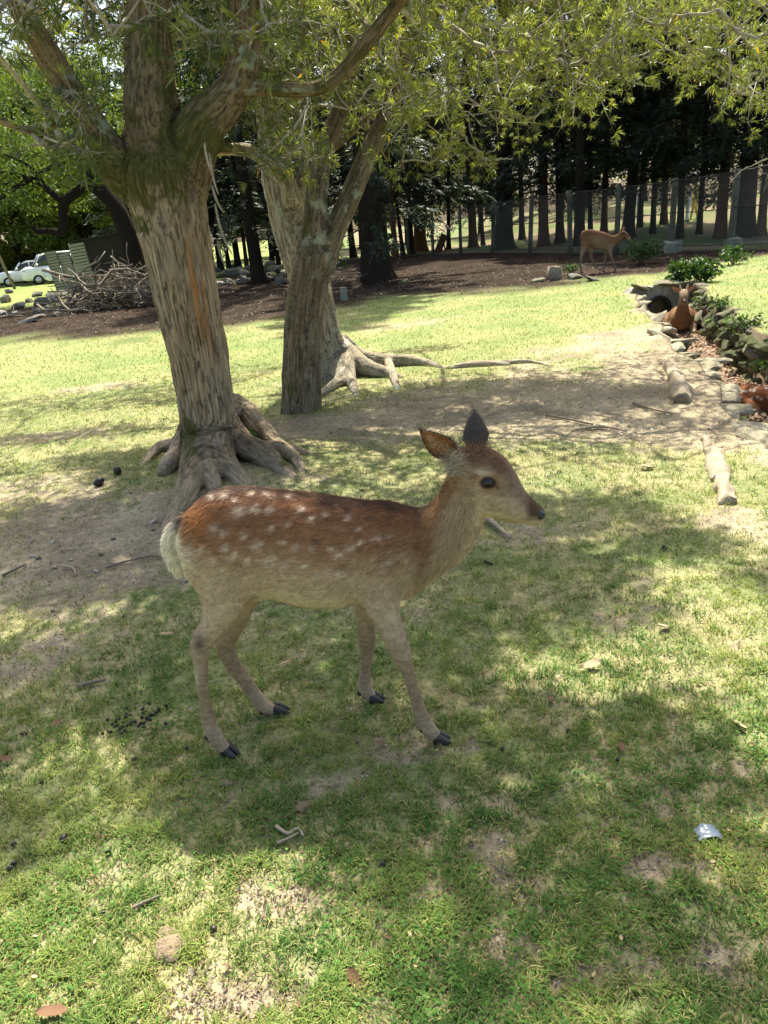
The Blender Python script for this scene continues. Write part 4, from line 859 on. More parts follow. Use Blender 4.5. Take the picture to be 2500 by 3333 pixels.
tb = MB().add(*hairs(P0, D, rF.uniform(.012, .032, n), np.array([.52, .46, .36]) * rF.uniform(.6, 1.3, (n, 1)), rF))
nin = 420; u_ = rF.uniform(.05, .8, nin); P0 = b_ + (t_ - b_) * u_[:, None] + rF.normal(0, .012, (nin, 3)) * np.array([.6, .2, 1]) + np.array([0, -.012, 0]); D = (t_ - b_)[None] * 5 + rF.normal(0, .35, (nin, 3)) + np.array([0, -.3, 0])
tb.add(*hairs(P0, D, rF.uniform(.008, .02, nin), np.array([.55, .40, .25]) * rF.uniform(.6, 1.2, (nin, 1)), rF))
n = 700; P0 = at(*mp1(1290, 190), YM) + rF.normal(0, 1, (n, 3)) * np.array([.022, .03, .008]); D = np.array([-.3, 0, .9]) + rF.normal(0, .3, (n, 3))
tb.add(*hairs(P0, D, rF.uniform(.010, .024, n), np.array([.17, .11, .075]) * rF.uniform(.6, 1.4, (n, 1)), rF))
n = 500; P0 = b2 + rF.normal(0, 1, (n, 3)) * np.array([.016, .012, .012]); D = np.array([.0, -.2, .9]) + rF.normal(0, .3, (n, 3))
tb.add(*hairs(P0, D, rF.uniform(.010, .022, n), np.array([.30, .24, .18]) * rF.uniform(.5, 1.4, (n, 1)), rF))
for (Vx, Cx, ba, ti, cc_) in ((Ve2, Ce2, b2, t2, (.15, .13, .115)), (Ve, Ce, b_, t_, (.16, .12, .095))):
    o_ = Vx[len(Vx) // 2:]; n = 1500; pk = rF.integers(0, len(o_), n); P0 = o_[pk] + rF.normal(0, .003, (n, 3)); ax_e = (ti - ba) / np.linalg.norm(ti - ba); u_ = ((P0 - ba) @ ax_e) / np.linalg.norm(ti - ba)
    tb.add(*hairs(P0, ax_e[None] + rF.normal(0, .22, (n, 3)), rF.uniform(.006, .012, n) * (1.25 - .8 * u_), np.array(cc_) * rF.uniform(.4, 1.5, (n, 1)), rF))
    rim_i = np.concatenate([np.arange(0, 18) * 13, np.arange(0, 18) * 13 + 12]); P0 = np.repeat(Vx[rim_i[(rim_i < 200)]], 9, 0); P0 = P0 + rF.normal(0, .0025, P0.shape); n = len(P0)
    tb.add(*hairs(P0, ax_e[None] + rF.normal(0, .5, (n, 3)), rF.uniform(.004, .009, n), np.array([.38, .31, .24]) * rF.uniform(.4, 1.3, (n, 1)), rF))
to = obj('ear_tufts', tb.md('ear_tufts'), M['fur'], fawn, -fawn_org); to['kind'] = 'stuff'
# hooves
for (q, (hx, hy, f0, f1)) in enumerate(((283, 1418, (1, -.55), 0), (487, 1264, (1, .05), 0), (1122, 1372, (1, -.12), 0), (868, 1214, (1, -.1), 0))):
    p = gp(*mp1(hx, hy)); p[2] = H1(p[0], p[1]) + .004
    hb_ = hoof_mesh(p, f0, .056 if q in (0, 2) else .05, .040, .019); Vh, Fh, _ = hb_.get()
    obj('hoof', mesh_data('fawn_hoof', Vh - fawn_org, Fh), M['hoof'], fawn)
for (x_, y_, yy) in ((212, 1352, YHN - .01), (222, 1358, YHN + .012), (432, 1254, YHF - .01), (1072, 1322, YFN - .01), (823, 1176, YFF - .008)):
    c = at(*mp1(x_, y_), yy); Vi, Fi = ICO[2]; obj('dewclaw', mesh_data('fawn_dewclaw', Vi * np.array([.0075, .006, .011]) + c - fawn_org, Fi), M['hoof'], fawn)

# ---- deer walking along the fence (crop coords: photo 1850,680 at 5.53)
def simple_deer(name, label, mp, Y, torso, head, legs, hoofY, ears, org, col_fn, voxel=.013, count=16000, eye=None, nose=None, fl=.016):
    root = empty(name, org); tag(root, label, 'deer'); mb = MB(); fp = []; fd = []
    rg, cen = ring_loft(torso, mp, Y, 5, 18); mb.add(*loft(rg)); t = -np.gradient(cen, axis=0); fp.append(cen); fd.append(t / np.linalg.norm(t, axis=1)[:, None])
    rg, cen = ring_loft(head, mp, Y - .02, 5, 16); mb.add(*loft(rg)); t = -np.gradient(cen, axis=0); fp.append(cen); fd.append(t / np.linalg.norm(t, axis=1)[:, None])
    for pts, y0, y1 in legs:
        P, Rr = leg_tube(pts, mp, y0, y1); mb.add(*tube(P, Rr, 12, lat=.78)); t = np.gradient(P, axis=0); fp.append(P); fd.append(t / np.linalg.norm(t, axis=1)[:, None])
    Vd, Fd, _ = mb.get(); Vd, Fd, Nd = remesh(Vd, Fd, voxel, 4); fp = np.concatenate(fp); fd = np.concatenate(fd); fd = fd + np.array([0, 0, -.2])
    kd = KDTree(len(fp)); [kd.insert(Vector(p), q) for q, p in enumerate(fp)]; kd.balance()
    obj('body', mesh_data(name + '_body', Vd - org, Fd, col_fn(Vd)), M['hide'], root)
    a, b, c = fur(Vd, Fd, Nd, col_fn, lambda P: np.full(len(P), fl), lambda P: fd[np.array([kd.find(Vector(p))[1] for p in P])], count, np.random.default_rng(3), .003)
    f_ = obj('fur', mesh_data(name + '_fur', a - org, b, c), M['fur'], root); f_['kind'] = 'stuff'
    for (bb, tt, cup) in ears:
        Ve, Fe, Ce = ear_mesh(bb, tt, 0, cup, .042, .03, (.34, .2, .13), (.14, .09, .06)); obj('ear', mesh_data('deer_ear', Ve - org, Fe, Ce), M['ear_skin'], root)
    for e in (eye or []):
        Vi, Fi = ICO[2]; obj('eye', mesh_data('deer_eye', Vi * .02 + e - org, Fi), M['black'], root)
    if nose is not None:
        Vi, Fi = ICO[2]; obj('nose', mesh_data('deer_nose', Vi * .028 + nose - org, Fi), M['nose'], root)
    for p, f in hoofY:
        Vh, Fh, _ = hoof_mesh(p, f, .06, .045, .022).get(); obj('hoof', mesh_data('deer_hoof', Vh - org, Fh), M['hoof'], root)
    return root
def mp2(x, y): return 1850 + x / 5.53, 680 + y / 5.53
Y2 = gp(*mp2(550, 1150))[1]; org2 = np.array([at(*mp2(550, 700), Y2)[0], Y2, 0])
T2 = [((212, 490), (222, 590), .025), ((250, 405), (268, 690), .08), ((330, 368), (350, 665), .10), ((450, 372), (450, 700), .115), ((570, 395), (560, 735), .12), ((680, 428), (680, 742), .10), ((760, 462), (778, 728), .08), ((820, 478), (850, 650), .06), ((880, 458), (930, 598), .05), ((930, 422), (990, 540), .045)]
H2 = [((940, 412), (975, 510), .03), ((985, 388), (1020, 530), .055), ((1040, 410), (1060, 545), .05), ((1085, 462), (1095, 560), .033), ((1118, 512), (1120, 560), .022)]
L2 = [([(305, 620, 90, 0), (285, 700, 60, .2), (258, 780, 38, .5), (236, 860, 26, .8), (226, 940, 19, 1), (224, 1030, 16, 1), (230, 1100, 17, 1), (236, 1140, 15, 1)], Y2 - .04, Y2 - .1),
      ([(390, 660, 70, 0), (408, 780, 36, .4), (405, 870, 26, .7), (440, 945, 19, 1), (495, 1030, 15, 1), (535, 1085, 14, 1)], Y2 + .04, Y2 + .1),
      ([(735, 640, 80, 0), (740, 740, 48, .3), (762, 830, 30, .7), (795, 920, 20, 1), (822, 1010, 17, 1), (845, 1085, 17, 1), (860, 1130, 15, 1)], Y2 - .05, Y2 - .1),
      ([(700, 700, 40, 0), (682, 800, 26, .4), (665, 900, 20, 1), (645, 1000, 16, 1), (630, 1090, 16, 1), (626, 1125, 14, 1)], Y2 + .04, Y2 + .1)]
def col_2(P):
    p = proj(P); X = (p[:, 0] - 1850) * 5.53; Yv = (p[:, 1] - 680) * 5.53; n1 = fbm(P * 12, 3); t = (Yv - 370) / 370 + n1 * .12
    c = mixc((.20, .105, .055), (.30, .165, .085), sstep(0, .5, t)); c = mixc(c, (.42, .31, .21), sstep(.6, .95, t)); c = mixc(c, (.33, .26, .2), sstep(750, 900, Yv))
    c = mixc(c, (.45, .36, .28), np.exp(-(((X - 530) / 110) ** 2 + ((Yv - 570) / 70) ** 2)) * .5); c = mixc(c, (.7, .65, .55), sstep(205, 190, X)); c = mixc(c, (.5, .43, .33), sstep(1030, 1060, X) * sstep(500, 530, Yv))
    return np.clip(c * .62, .01, 1)  # coat darkened overall, shade by the fence put into its colour
hz2 = [(at(*mp2(236, 1158), Y2 - .1), (1, 0)), (at(*mp2(545, 1100), Y2 + .1), (1, 0)), (at(*mp2(862, 1148), Y2 - .1), (1, 0)), (at(*mp2(622, 1140), Y2 + .1), (1, 0))]
simple_deer('walking_deer', 'slim brown hind walking in the shade along the wire fence', mp2, Y2, T2, H2, L2, hz2,
            [(at(*mp2(965, 410), Y2 - .06), at(*mp2(900, 405), Y2 - .12), (0, -1, .1)), (at(*mp2(990, 395), Y2 + .05), at(*mp2(1005, 300), Y2 + .1), (.2, -1, .0))], org2, col_2,
            eye=[at(*mp2(1022, 440), Y2 - .07)], nose=at(*mp2(1112, 535), Y2 - .02))

# ---- lying deer (local: facing +X, belly on z=0)
def lying_deer(name, label, loc, rz, turn, spots, antlers, dark, scale=1.0):
    root = empty(name, loc, rz); tag(root, label, 'deer'); mb = MB(); r = np.random.default_rng(hash(name) % 1000 if False else len(name)); a = np.linspace(0, 2 * np.pi, 18, endpoint=False)
    rings = []
    for x_, zc, hh, ww in ((-.50, .16, .03, .03), (-.46, .18, .11, .12), (-.36, .19, .17, .19), (-.2, .20, .18, .20), (0, .20, .17, .19), (.15, .21, .165, .175), (.28, .22, .15, .15), (.36, .24, .12, .11), (.41, .26, .05, .05)):
        rings.append(np.stack([np.full(18, x_), np.cos(a) * ww, zc + np.sin(a) * hh], 1))
    mb.add(*loft(rings))
    ct, st_ = math.cos(turn), math.sin(turn)
    nk = smooth_chain([(.26, 0, .24), (.36, 0, .36), (.41, st_ * .02, .48), (.43, st_ * .03, .56)], [.13, .095, .07, .062], 6); mb.add(*tube(*nk, 14))
    fw = np.array([ct, st_, 0]); hc = np.array([.42, st_ * .03, .60])
    hd = smooth_chain([hc - fw * .05, hc + fw * .02 + [0, 0, .02], hc + fw * .09 + [0, 0, -.01], hc + fw * .15 + [0, 0, -.05], hc + fw * .195 + [0, 0, -.075]], [.04, .066, .058, .038, .024], 6); mb.add(*tube(*hd, 14))
    for s in (-1, 1):
        mb.add(*tube(*smooth_chain([(.20, s * .14, .16), (.34, s * .17, .07), (.42, s * .16, .045), (.30, s * .19, .03), (.2, s * .19, .025)], [.07, .045, .032, .024, .018], 5), 10))
        mb.add(*tube(*smooth_chain([(-.32, s * .15, .18), (-.12, s * .21, .12), (-.05, s * .23, .06), (-.25, s * .24, .035), (-.05, s * .26, .025)], [.11, .09, .045, .028, .02], 5), 10))
    V, Fc, _ = mb.get(); V, Fc, N = remesh(V, Fc, .011, 5)
    sp = [(r.uniform(-.45, .3), r.uniform(-1.4, 1.4)) for _ in range(90)]
    def colf(P):
        n1 = fbm(P * 14, 3); c = mixc((.36, .27, .18), dark, sstep(.06, .2, P[:, 2] + n1 * .04)); c = mixc(c, np.array(dark) * .55, sstep(.33, .37, P[:, 2]) * (np.abs(P[:, 1]) < .06) * (P[:, 0] < .3))
        c = mixc(c, (.30, .21, .14), sstep(.42, .55, P[:, 2])); c = mixc(c, (.12, .075, .05), sstep(.12, .17, (P - hc) @ fw) * (P[:, 2] > .4))
        if spots:
            ang = np.arctan2(P[:, 1], P[:, 2] - .19)
            for (x_, a_) in sp: c = mixc(c, (.72, .66, .56), np.exp(-(((P[:, 0] - x_) / .014) ** 2 + ((ang - a_) / .075) ** 2)) * (P[:, 2] > .1) * (P[:, 2] < .42))
        return np.clip(c, .01, 1)
    obj('body', mesh_data(name + '_body', V * scale, Fc, colf(V)), M['hide'], root)
    fa, fb_, fc_ = fur(V, Fc, N, colf, lambda P: np.full(len(P), .014), lambda P: np.broadcast_to(np.array([-.8, 0, -.3]), P.shape), 22000, r, .0024)
    f_ = obj('fur', mesh_data(name + '_fur', fa * scale, fb_, fc_), M['fur'], root); f_['kind'] = 'stuff'
    side = np.array([-fw[1], fw[0], 0])
    for s in (-1, 1):
        bb = hc + side * s * .055 + [0, 0, .045] - fw * .03; tt = bb + side * s * .12 + [0, 0, .075] - fw * .02
        Ve, Fe, Ce = ear_mesh(bb, tt, 0, fw + np.array([0, 0, -.1]), .036, .028, (.42, .25, .18), (.17, .11, .075)); obj('ear', mesh_data(name + '_ear', Ve * scale, Fe, Ce), M['ear_skin'], root)
        Vi, Fi = ICO[2]; obj('eye', mesh_data(name + '_eye', (Vi * .016 + hc + side * s * .053 + fw * .055 + [0, 0, .02]) * scale, Fi), M['black'], root)
        if antlers:
            b0 = hc + side * s * .035 + [0, 0, .06]; Va, Fa = tube(*smooth_chain([b0, b0 + side * s * .012 + [0, 0, .04], b0 + side * s * .02 + [0, 0, .085]], [.014, .012, .006], 4), 8); obj('antler', mesh_data(name + '_antler', Va * scale, Fa), M['stone_pale'], root)
    Vi, Fi = ICO[2]; obj('nose', mesh_data(name + '_nose', (Vi * np.array([.02, .024, .02]) + hc + fw * .205 + [0, 0, -.068]) * scale, Fi), M['nose'], root)
    return root
p3 = gp(2208, 1104, -D_DEPTH); lying_deer('resting_deer', 'young deer with short antlers lying in the ditch in front of the culvert pipe', p3 + np.array([.16, .30, .05]), R(-112), R(4), False, True, (.20, .105, .05), 1.0)
p4 = gp(2462, 1378, -D_DEPTH); lying_deer('resting_deer', 'reddish deer densely spotted with white, curled up on the leaf litter of the ditch', p4 + np.array([.16, .1, .03]), R(-52), R(30), True, False, (.24, .085, .035), .75)
print('fawn', fawn_org, 'deer2', org2, 'deer3', p3, 'deer4', p4)

# ------------------------------------------------------------------ fence
BASES = np.array([gph(*p) for p in FENCE_PX])
fence = empty('wire_fence', BASES[5]); tag(fence, 'chain-link fence on rough concrete posts with dark sagging strand wires, along the wood', 'fence'); fo_ = BASES[5]
rfn = np.random.default_rng(31)
FH = 2.0
for q, b in enumerate(BASES):
    ln_ = np.array([rfn.normal(0, .03), rfn.normal(0, .02), 1.0]); P = np.array([b + ln_ * t - np.array([0, 0, .15]) for t in (0, .6, 1.2, 1.8, FH + .2)]) - fo_
    rr = .09 if q > 3 else .075
    Vp, Fp = tube(P, [rr * 1.1, rr, rr * .96, rr * .94, rr * .9], 9); Vp = Vp + .008 * fbm(Vp * 6, 2)[:, None] * np.array([1, 1, 0])
    obj('post', mesh_data('fence_post', Vp, Fp), M['post_concrete'], fence)
    if q >= 8:
        Vb, Fb = box(b + np.array([.02, -.14, .12]) - fo_, (.42, .3, .42)); Vb = Vb + .04 * rfn.normal(0, 1, Vb.shape); obj('footing', mesh_data('footing', Vb, Fb, smooth=False), M['concrete'], fence)
def wire_run(zf, rad, sag, mat, nm):
    for q in range(len(BASES) - 1):
        a, b = BASES[q] + [0, 0, zf], BASES[q + 1] + [0, 0, zf]; t = np.linspace(0, 1, 9); P = a + (b - a) * t[:, None] + np.array([0, -.11, 0]); P[:, 2] -= sag * np.sin(np.pi * t) + .012 * np.sin(t * 19 + q)
        obj(nm, mesh_data(nm, *tube(P - fo_, rad, 5)), M[mat], fence)
wire_run(1.98, .016, .03, 'wire_dark', 'strand_wire'); wire_run(1.12, .014, .03, 'wire_dark', 'strand_wire'); wire_run(1.80, .009, .06, 'wire_dark', 'strand_wire'); wire_run(.2, .012, .01, 'wire_dark', 'strand_wire')
for q in range(3, len(BASES) - 1):
    a, b = BASES[q], BASES[q + 1]; L_ = np.linalg.norm((b - a)[:2]); pit = .085; nx = int(L_ / pit); nz = int(1.98 / (pit * .95)); up = np.array([0, 0, pit * .95]); st_ = (b - a) / nx
    segs = []
    for i_ in range(nx):
        for k_ in range(nz):
            o_ = a + st_ * i_ + up * k_ + np.array([0, -.09 + .02 * math.sin(i_ * .5 + q), .05]); segs.append((o_, o_ + st_ + up)); segs.append((o_ + st_, o_ + up))
    S0 = np.array([s_[0] for s_ in segs]); S1 = np.array([s_[1] for s_ in segs]); D = S1 - S0; D /= np.linalg.norm(D, axis=1)[:, None]; U = np.cross(D, np.array([0, 1.0, 0])); U /= np.linalg.norm(U, axis=1)[:, None]; W = np.cross(D, U); w = .0027
    offs = [U * w, (-U * .5 + W * .87) * w, (-U * .5 - W * .87) * w]; Vw = np.stack([S0 + o for o in offs] + [S1 + o for o in offs], 1).reshape(-1, 3); k_ = np.arange(len(segs))[:, None] * 6
    Fw = np.concatenate([k_ + f for f in ([0, 1, 4], [0, 4, 3], [1, 2, 5], [1, 5, 4], [2, 0, 3], [2, 3, 5])])
    wm = obj('wire_mesh', mesh_data('wire_mesh', Vw - fo_, Fw), M['wire'], fence); wm['kind'] = 'stuff'

# ------------------------------------------------------------------ conifers
def sprays(P, D, size, col, r, pairs=4, droop=.5):
    """flat feathery fronds"""
    n = len(P); D = D / np.linalg.norm(D, axis=1)[:, None]; S_ = np.cross(D, np.array([0, 0, 1.0])) + r.normal(0, .25, (n, 3)); S_ /= np.linalg.norm(S_, axis=1)[:, None]
    Vs = []; m = 2 * pairs + 1
    for k in range(m):
        t = (k // 2) / pairs * .8; sgn = (0 if k == m - 1 else (1 if k % 2 else -1)); t = .75 if k == m - 1 else t
        B = P + D * (size * t)[:, None]; B[:, 2] -= droop * size * t * t
        d = D * (.65 if sgn else 1) + S_ * sgn * .75 + np.array([0, 0, -droop * (.4 + t)]); d = d + r.normal(0, .12, (n, 3)); d /= np.linalg.norm(d, axis=1)[:, None]
        L_ = size * (.55 - .25 * t) * r.uniform(.8, 1.2, n); n_ = np.cross(d, S_ if not sgn else D); n_ /= np.linalg.norm(n_, axis=1)[:, None] + 1e-9; w = np.cross(n_, d) * (L_ * .17)[:, None]
        Vs.append(np.stack([B, B + d * (L_ * .5)[:, None] + w, B + d * L_[:, None], B + d * (L_ * .5)[:, None] - w], 1))
    V = np.stack(Vs, 1).reshape(-1, 3); k = np.arange(n * m)[:, None] * 4; Fc = np.concatenate([k + [0, 1, 2], k + [0, 2, 3]])
    C = np.repeat(np.repeat(col, m, 0) * r.uniform(.75, 1.3, (n * m, 1)), 4, 0); return V, Fc, C
def conifer_crown(seed, Ht, zb, Rr, count, size=(.26, .45), lowdens=1.0):
    r = np.random.default_rng(seed); nb = int(Ht * 4.5); P = []; D = []; bm_ = MB()
    per = count // nb
    for b in range(nb):
        z = zb + (Ht - zb) * (b / nb) ** 1.05; ra = Rr * (1 - .75 * ((z - zb) / (Ht - zb)) ** 1.3) * r.uniform(.7, 1.15); az = b * 2.4 + r.normal(0, .3)
        d = np.array([math.cos(az), math.sin(az), 0]); a0 = np.array([0, 0, z]); dr = r.uniform(.1, .35)
        tip = a0 + d * ra + np.array([0, 0, -dr * ra]); bm_.add(*tube([a0, (a0 + tip) / 2 + [0, 0, .08 * ra], tip], [.03, .02, .008], 4))
        t = np.sqrt(r.uniform(.04, 1, per)); q = a0 + (tip - a0) * t[:, None] + r.normal(0, 1, (per, 3)) * np.array([.18, .18, .16]) * (1.2 - .4 * t)[:, None]
        P.append(q); dd = d[None] + r.normal(0, .55, (per, 3)) + np.array([0, 0, -.25]); D.append(dd)
    P = np.concatenate(P); D = np.concatenate(D); h = np.clip(.4 + .5 * fbm(P * 1.1 + seed, 2) + r.normal(0, .15, len(P)), 0, 1)
    col = mixc((.012, .025, .014), (.046, .066, .027), h); V, Fc, C = sprays(P, D, r.uniform(size[0], size[1], len(P)), col, r)
    return mesh_data('conifer_crown', V, Fc, C, smooth=False), bm_.md('conifer_boughs')
CROWNS = [conifer_crown(1, 21, 3.0, 2.5, 3000), conifer_crown(2, 22, 3.5, 2.6, 3000), conifer_crown(3, 20, 2.5, 2.7, 3000), conifer_crown(4, 20, 1.6, 3.0, 4200, (.22, .42))]
def trunk_unit(seed, Ht=19.5, flare=.5):
    r = np.random.default_rng(seed); P = np.array([[r.normal(0, .02) * z, r.normal(0, .02) * z * .3, z] for z in (-.3, 0, .25, .8, 2, 5, 11, Ht)]); P[:3, :2] = 0
    V, Fc = tube(P, [1 + flare * 1.4, 1 + flare, 1 + flare * .4, 1, .93, .8, .55, .08], 14); return V, Fc
def make_conifer(pos, dia, crown, label, sc=1.0, rz=0, mat='bark_dark', seed=0, lean=0.0, group='conifers along the fence', lo=0.0):
    t = empty('conifer', pos, rz); t.scale = (sc, sc, sc * 1.0); tag(t, label, 'tree', group)
    V, Fc = trunk_unit(seed); V = V * np.array([dia / 2 / sc, dia / 2 / sc, 1]); ang = np.arctan2(V[:, 1], V[:, 0]); V[:, :2] *= (1 + .12 * np.sin(ang * 5 + seed) * np.exp(-V[:, 2] * 1.2))[:, None]; V[:, 0] += lean * V[:, 2]
    tm = MB().add(V, Fc); rs_ = np.random.default_rng(seed + 500)
    for _ in range(7):
        z_ = rs_.uniform(1.0, 4.0); a_ = rs_.uniform(0, 6.28); L_ = rs_.uniform(.3, 1.3); b0_ = np.array([lean * z_, 0, z_]); e_ = b0_ + np.array([math.cos(a_) * L_, math.sin(a_) * L_, rs_.uniform(-.35, .15) * L_]); tm.add(*tube([b0_, (b0_ + e_) / 2 + rs_.normal(0, .05, 3), e_], [.022, .015, .005], 4))
    obj('trunk', tm.md('conifer_trunk'), M[mat], t)
    c = obj('crown', crown[0], M['needle'], t); c['kind'] = 'stuff'; c.location = (lean * 4, 0, lo)
    b = obj('boughs', crown[1], M['bark_dark'], t); b['kind'] = 'stuff'; b.location = (lean * 4, 0, lo); return t
rc = np.random.default_rng(91)
make_conifer(gph(843, 924), .46, CROWNS[3], 'straight dark conifer trunk between the two old trees, rubble stones at its foot', .95, .4, seed=3, group=None)
make_conifer(gph(1229, 912), .86, CROWNS[3], 'broad flaring conifer trunk right of the forked tree, low boughs hanging over it', 1.0, 2.2, seed=4, group=None)
make_conifer(gph(470, 905), .4, CROWNS[3], 'dark bushy conifer whose boughs hang over the shed and brush pile', .9, 1.2, seed=5, group=None)
TR = [(690, 850, 15), (716, 852, 19), (742, 846, 14), (772, 850, 20), (800, 846, 12), (886, 850, 14), (906, 846, 13), (984, 842, 17), (1012, 838, 12), (1060, 850, 24), (1092, 838, 14), (1150, 835, 20), (1288, 838, 18), (1312, 830, 13), (1342, 826, 16),
      (1460, 812, 13), (1540, 805, 26), (1572, 790, 12), (1642, 812, 62), (1700, 780, 18), (1770, 800, 32), (1822, 790, 26), (1886, 800, 34), (1922, 770, 15), (1966, 760, 20), (2042, 775, 36), (2082, 740, 16), (2124, 760, 17), (2160, 730, 20), (2212, 775, 22), (2276, 762, 17), (2420, 770, 58), (2476, 765, 26), (2560, 760, 40), (2640, 770, 40), (600, 850, 22), (640, 846, 16)]
for q, (px_, py_, w_) in enumerate(TR):
    p = gph(px_, py_, 6); d = w_ / pxm(p); d = min(max(d, .14), .8)
    kind_ = 'slender' if d < .24 else ('medium' if d < .42 else 'thick'); zone_ = 'left of the broad flaring trunk' if px_ < 1229 else ('behind the fence, left of the walking deer' if px_ < 1880 else 'behind the fence, on the slope past the walking deer')
    make_conifer(p, d, CROWNS[q % 3], '%s %s conifer trunk %s' % (kind_, 'dark' if q % 4 else 'reddish', zone_), rc.uniform(.85, 1.1), rc.uniform(0, 6.28), 'bark_dark' if q % 4 else 'bark_red', q + 10, lean=rc.normal(0, .035), lo=-.5, group='%s %s conifers %s' % (kind_, 'dark' if q % 4 else 'reddish', zone_))
for (px_, py_, w_) in ((1370, 818, 40), (2345, 775, 34)):
    p = gph(px_, py_, 6); make_conifer(p, w_ / pxm(p), CROWNS[0], 'reddish-brown conifer trunk just behind the fence', 1.0, px_, 'bark_red', px_, lean=.02, group='reddish trunks behind the fence')
for q in range(16):
    p = np.array([-12 + q * 4.2 + rc.normal(0, .8), rc.uniform(54, 64), 0]); p[2] = H1(p[0], p[1])
    make_conifer(p, rc.uniform(.25, .45), CROWNS[q % 3], 'slender conifer deep in the wood beyond the fence', rc.uniform(.95, 1.2), q * 1.3, seed=q + 70, group='conifers deep in the wood', lo=.8)

# ------------------------------------------------------------------ broadleaf trees
def leaf_cloud(P, size, col, r):
    n = len(P); A = r.normal(0, 1, (n, 3)); A /= np.linalg.norm(A, axis=1)[:, None]; B = np.cross(A, r.normal(0, 1, (n, 3))); B /= np.linalg.norm(B, axis=1)[:, None]; s = size[:, None]
    V = np.stack([P - A * s * .6, P + B * s * .34, P + A * s * .6, P - B * s * .34], 1).reshape(-1, 3); k = np.arange(n)[:, None] * 4
    return V, np.concatenate([k + [0, 1, 2], k + [0, 2, 3]]), np.repeat(col, 4, 0)
def broad_crown(seed, Rr, zc, hz, clumps, per, leaf, c0, c1):
    r = np.random.default_rng(seed); P = []; C = []
    for k in range(clumps):
        d = r.normal(0, 1, 3); d /= np.linalg.norm(d); c = d * np.array([Rr, Rr, hz]) * r.uniform(.45, 1.0) + [0, 0, zc]; cr_ = r.uniform(.45, .95) * Rr * .33
        q = r.normal(0, 1, (per, 3)); q /= np.linalg.norm(q, axis=1)[:, None]; q = c + q * (cr_ * r.uniform(.4, 1, (per, 1)) ** .6) * np.array([1.25, 1.25, .65]); P.append(q)
        C.append(mixc(c0, c1, np.clip(r.uniform(.1, .9) + r.normal(0, .2, per), 0, 1)))
    P = np.concatenate(P); C = np.concatenate(C) * r.uniform(.8, 1.2, (len(P), 1)); return mesh_data('broad_crown', *leaf_cloud(P, r.uniform(leaf * .7, leaf * 1.3, len(P)), C, r), smooth=False)
BC = [broad_crown(1, 4.2, 5.6, 4.4, 60, 170, .26, (.09, .14, .03), (.24, .28, .06)), broad_crown(2, 4.0, 5.0, 4.2, 60, 170, .26, (.11, .16, .035), (.28, .30, .07)), broad_crown(3, 5.0, 8.0, 5.0, 60, 170, .28, (.06, .10, .028), (.15, .19, .05))]
def make_broad(pos, crown, label, sc, rz, dia=.35, group=None, name='broadleaf_tree'):
    t = empty(name, pos, rz); t.scale = (sc, sc, sc); tag(t, label, 'tree', group)
    mb = MB(); mb.add(*tube([(0, 0, -.2), (.05, 0, 1), (-.05, .1, 2.5), (.1, 0, 5), (0, 0, 8)], [dia * .7, dia * .5, dia * .42, dia * .3, .05], 10))
    for k in range(5):
        a = k * 1.3 + rz; mb.add(*tube([(0, 0, 1.8 + k * .5), (math.cos(a) * 1.0, math.sin(a) * 1.0, 3.2 + k * .5), (math.cos(a) * 2.4, math.sin(a) * 2.4, 4.6 + k * .5)], [dia * .25, dia * .16, .03], 7))
    obj('trunk', mb.md('broadleaf_trunk'), M['bark_dark'], t); c = obj('crown', crown, M['leaf_far'], t); c['kind'] = 'stuff'; return t
for q, (px_, Y_, sc) in enumerate(((-250, 58, 1.1), (-60, 60, 1.15), (70, 57, 1.0), (190, 60, 1.1), (300, 58, 1.05), (420, 62, 1.2), (560, 64, 1.2), (-120, 72, 1.5), (120, 74, 1.6), (330, 74, 1.6))):
    p = at(px_, 850, Y_); p[2] = 0; make_broad(p, BC[2] if q > 6 else BC[q % 2], 'sunlit yellow-green broadleaf tree behind the parked cars' if q < 7 else 'tall darker broadleaf tree rising behind the sunlit ones', sc, q * 1.1, group='sunlit trees behind the cars' if q < 7 else 'tall trees behind the sunlit ones')
for q, (x_, Y_, sc) in enumerate(((2, 68, 1.2), (11, 70, 1.3), (20, 68, 1.2), (29, 70, 1.3), (38, 66, 1.3), (47, 62, 1.3), (-7, 66, 1.2))):
    make_broad((x_, Y_, H1(x_, Y_)), BC[q % 2], 'bright green tree on the far side of the sunlit clearing', sc, q, group='trees beyond the clearing')
# gnarled dark tree at the left with a hooked bough
YG = gp(440, 960)[1]; gorg = gph(440, 960)
tG = empty('gnarled_tree', gorg); tag(tG, 'dark gnarled broadleaf tree with a bough hooking down above the parked cars', 'tree')
def chain_px(pts, Y):
    P = [at(p[0], p[1], Y + (p[3] if len(p) > 3 else 0)) for p in pts]; return smooth_chain(P, [p[2] / pxm(a) for p, a in zip(pts, P)], 6)
mb = MB()
for pts in ([(440, 980, 40), (436, 880, 34), (420, 780, 32), (380, 680, 28), (320, 600, 24), (280, 500, 20), (260, 380, 14)], [(380, 680, 20), (300, 610, 16), (250, 625, 15), (208, 665, 15), (206, 720, 14), (200, 757, 13), (165, 752, 11), (120, 752, 9), (104, 735, 6)], [(260, 618, 13), (200, 650, 12), (150, 612, 10), (100, 585, 9), (40, 620, 8), (-30, 660, 7), (-120, 690, 6)], [(100, 585, 9), (160, 548, 8), (230, 520, 7), (300, 470, 6)], [(100, 585, 7), (30, 560, 6), (-60, 560, 5), (-140, 540, 4)], [(150, 612, 6), (120, 560, 5), (60, 520, 4), (0, 500, 3)]):
    P, Rr = chain_px(pts, YG); mb.add(*tube(P - gorg, Rr, 9))
obj('trunk', mb.md('gnarled_trunk'), M['bark_dark'], tG)
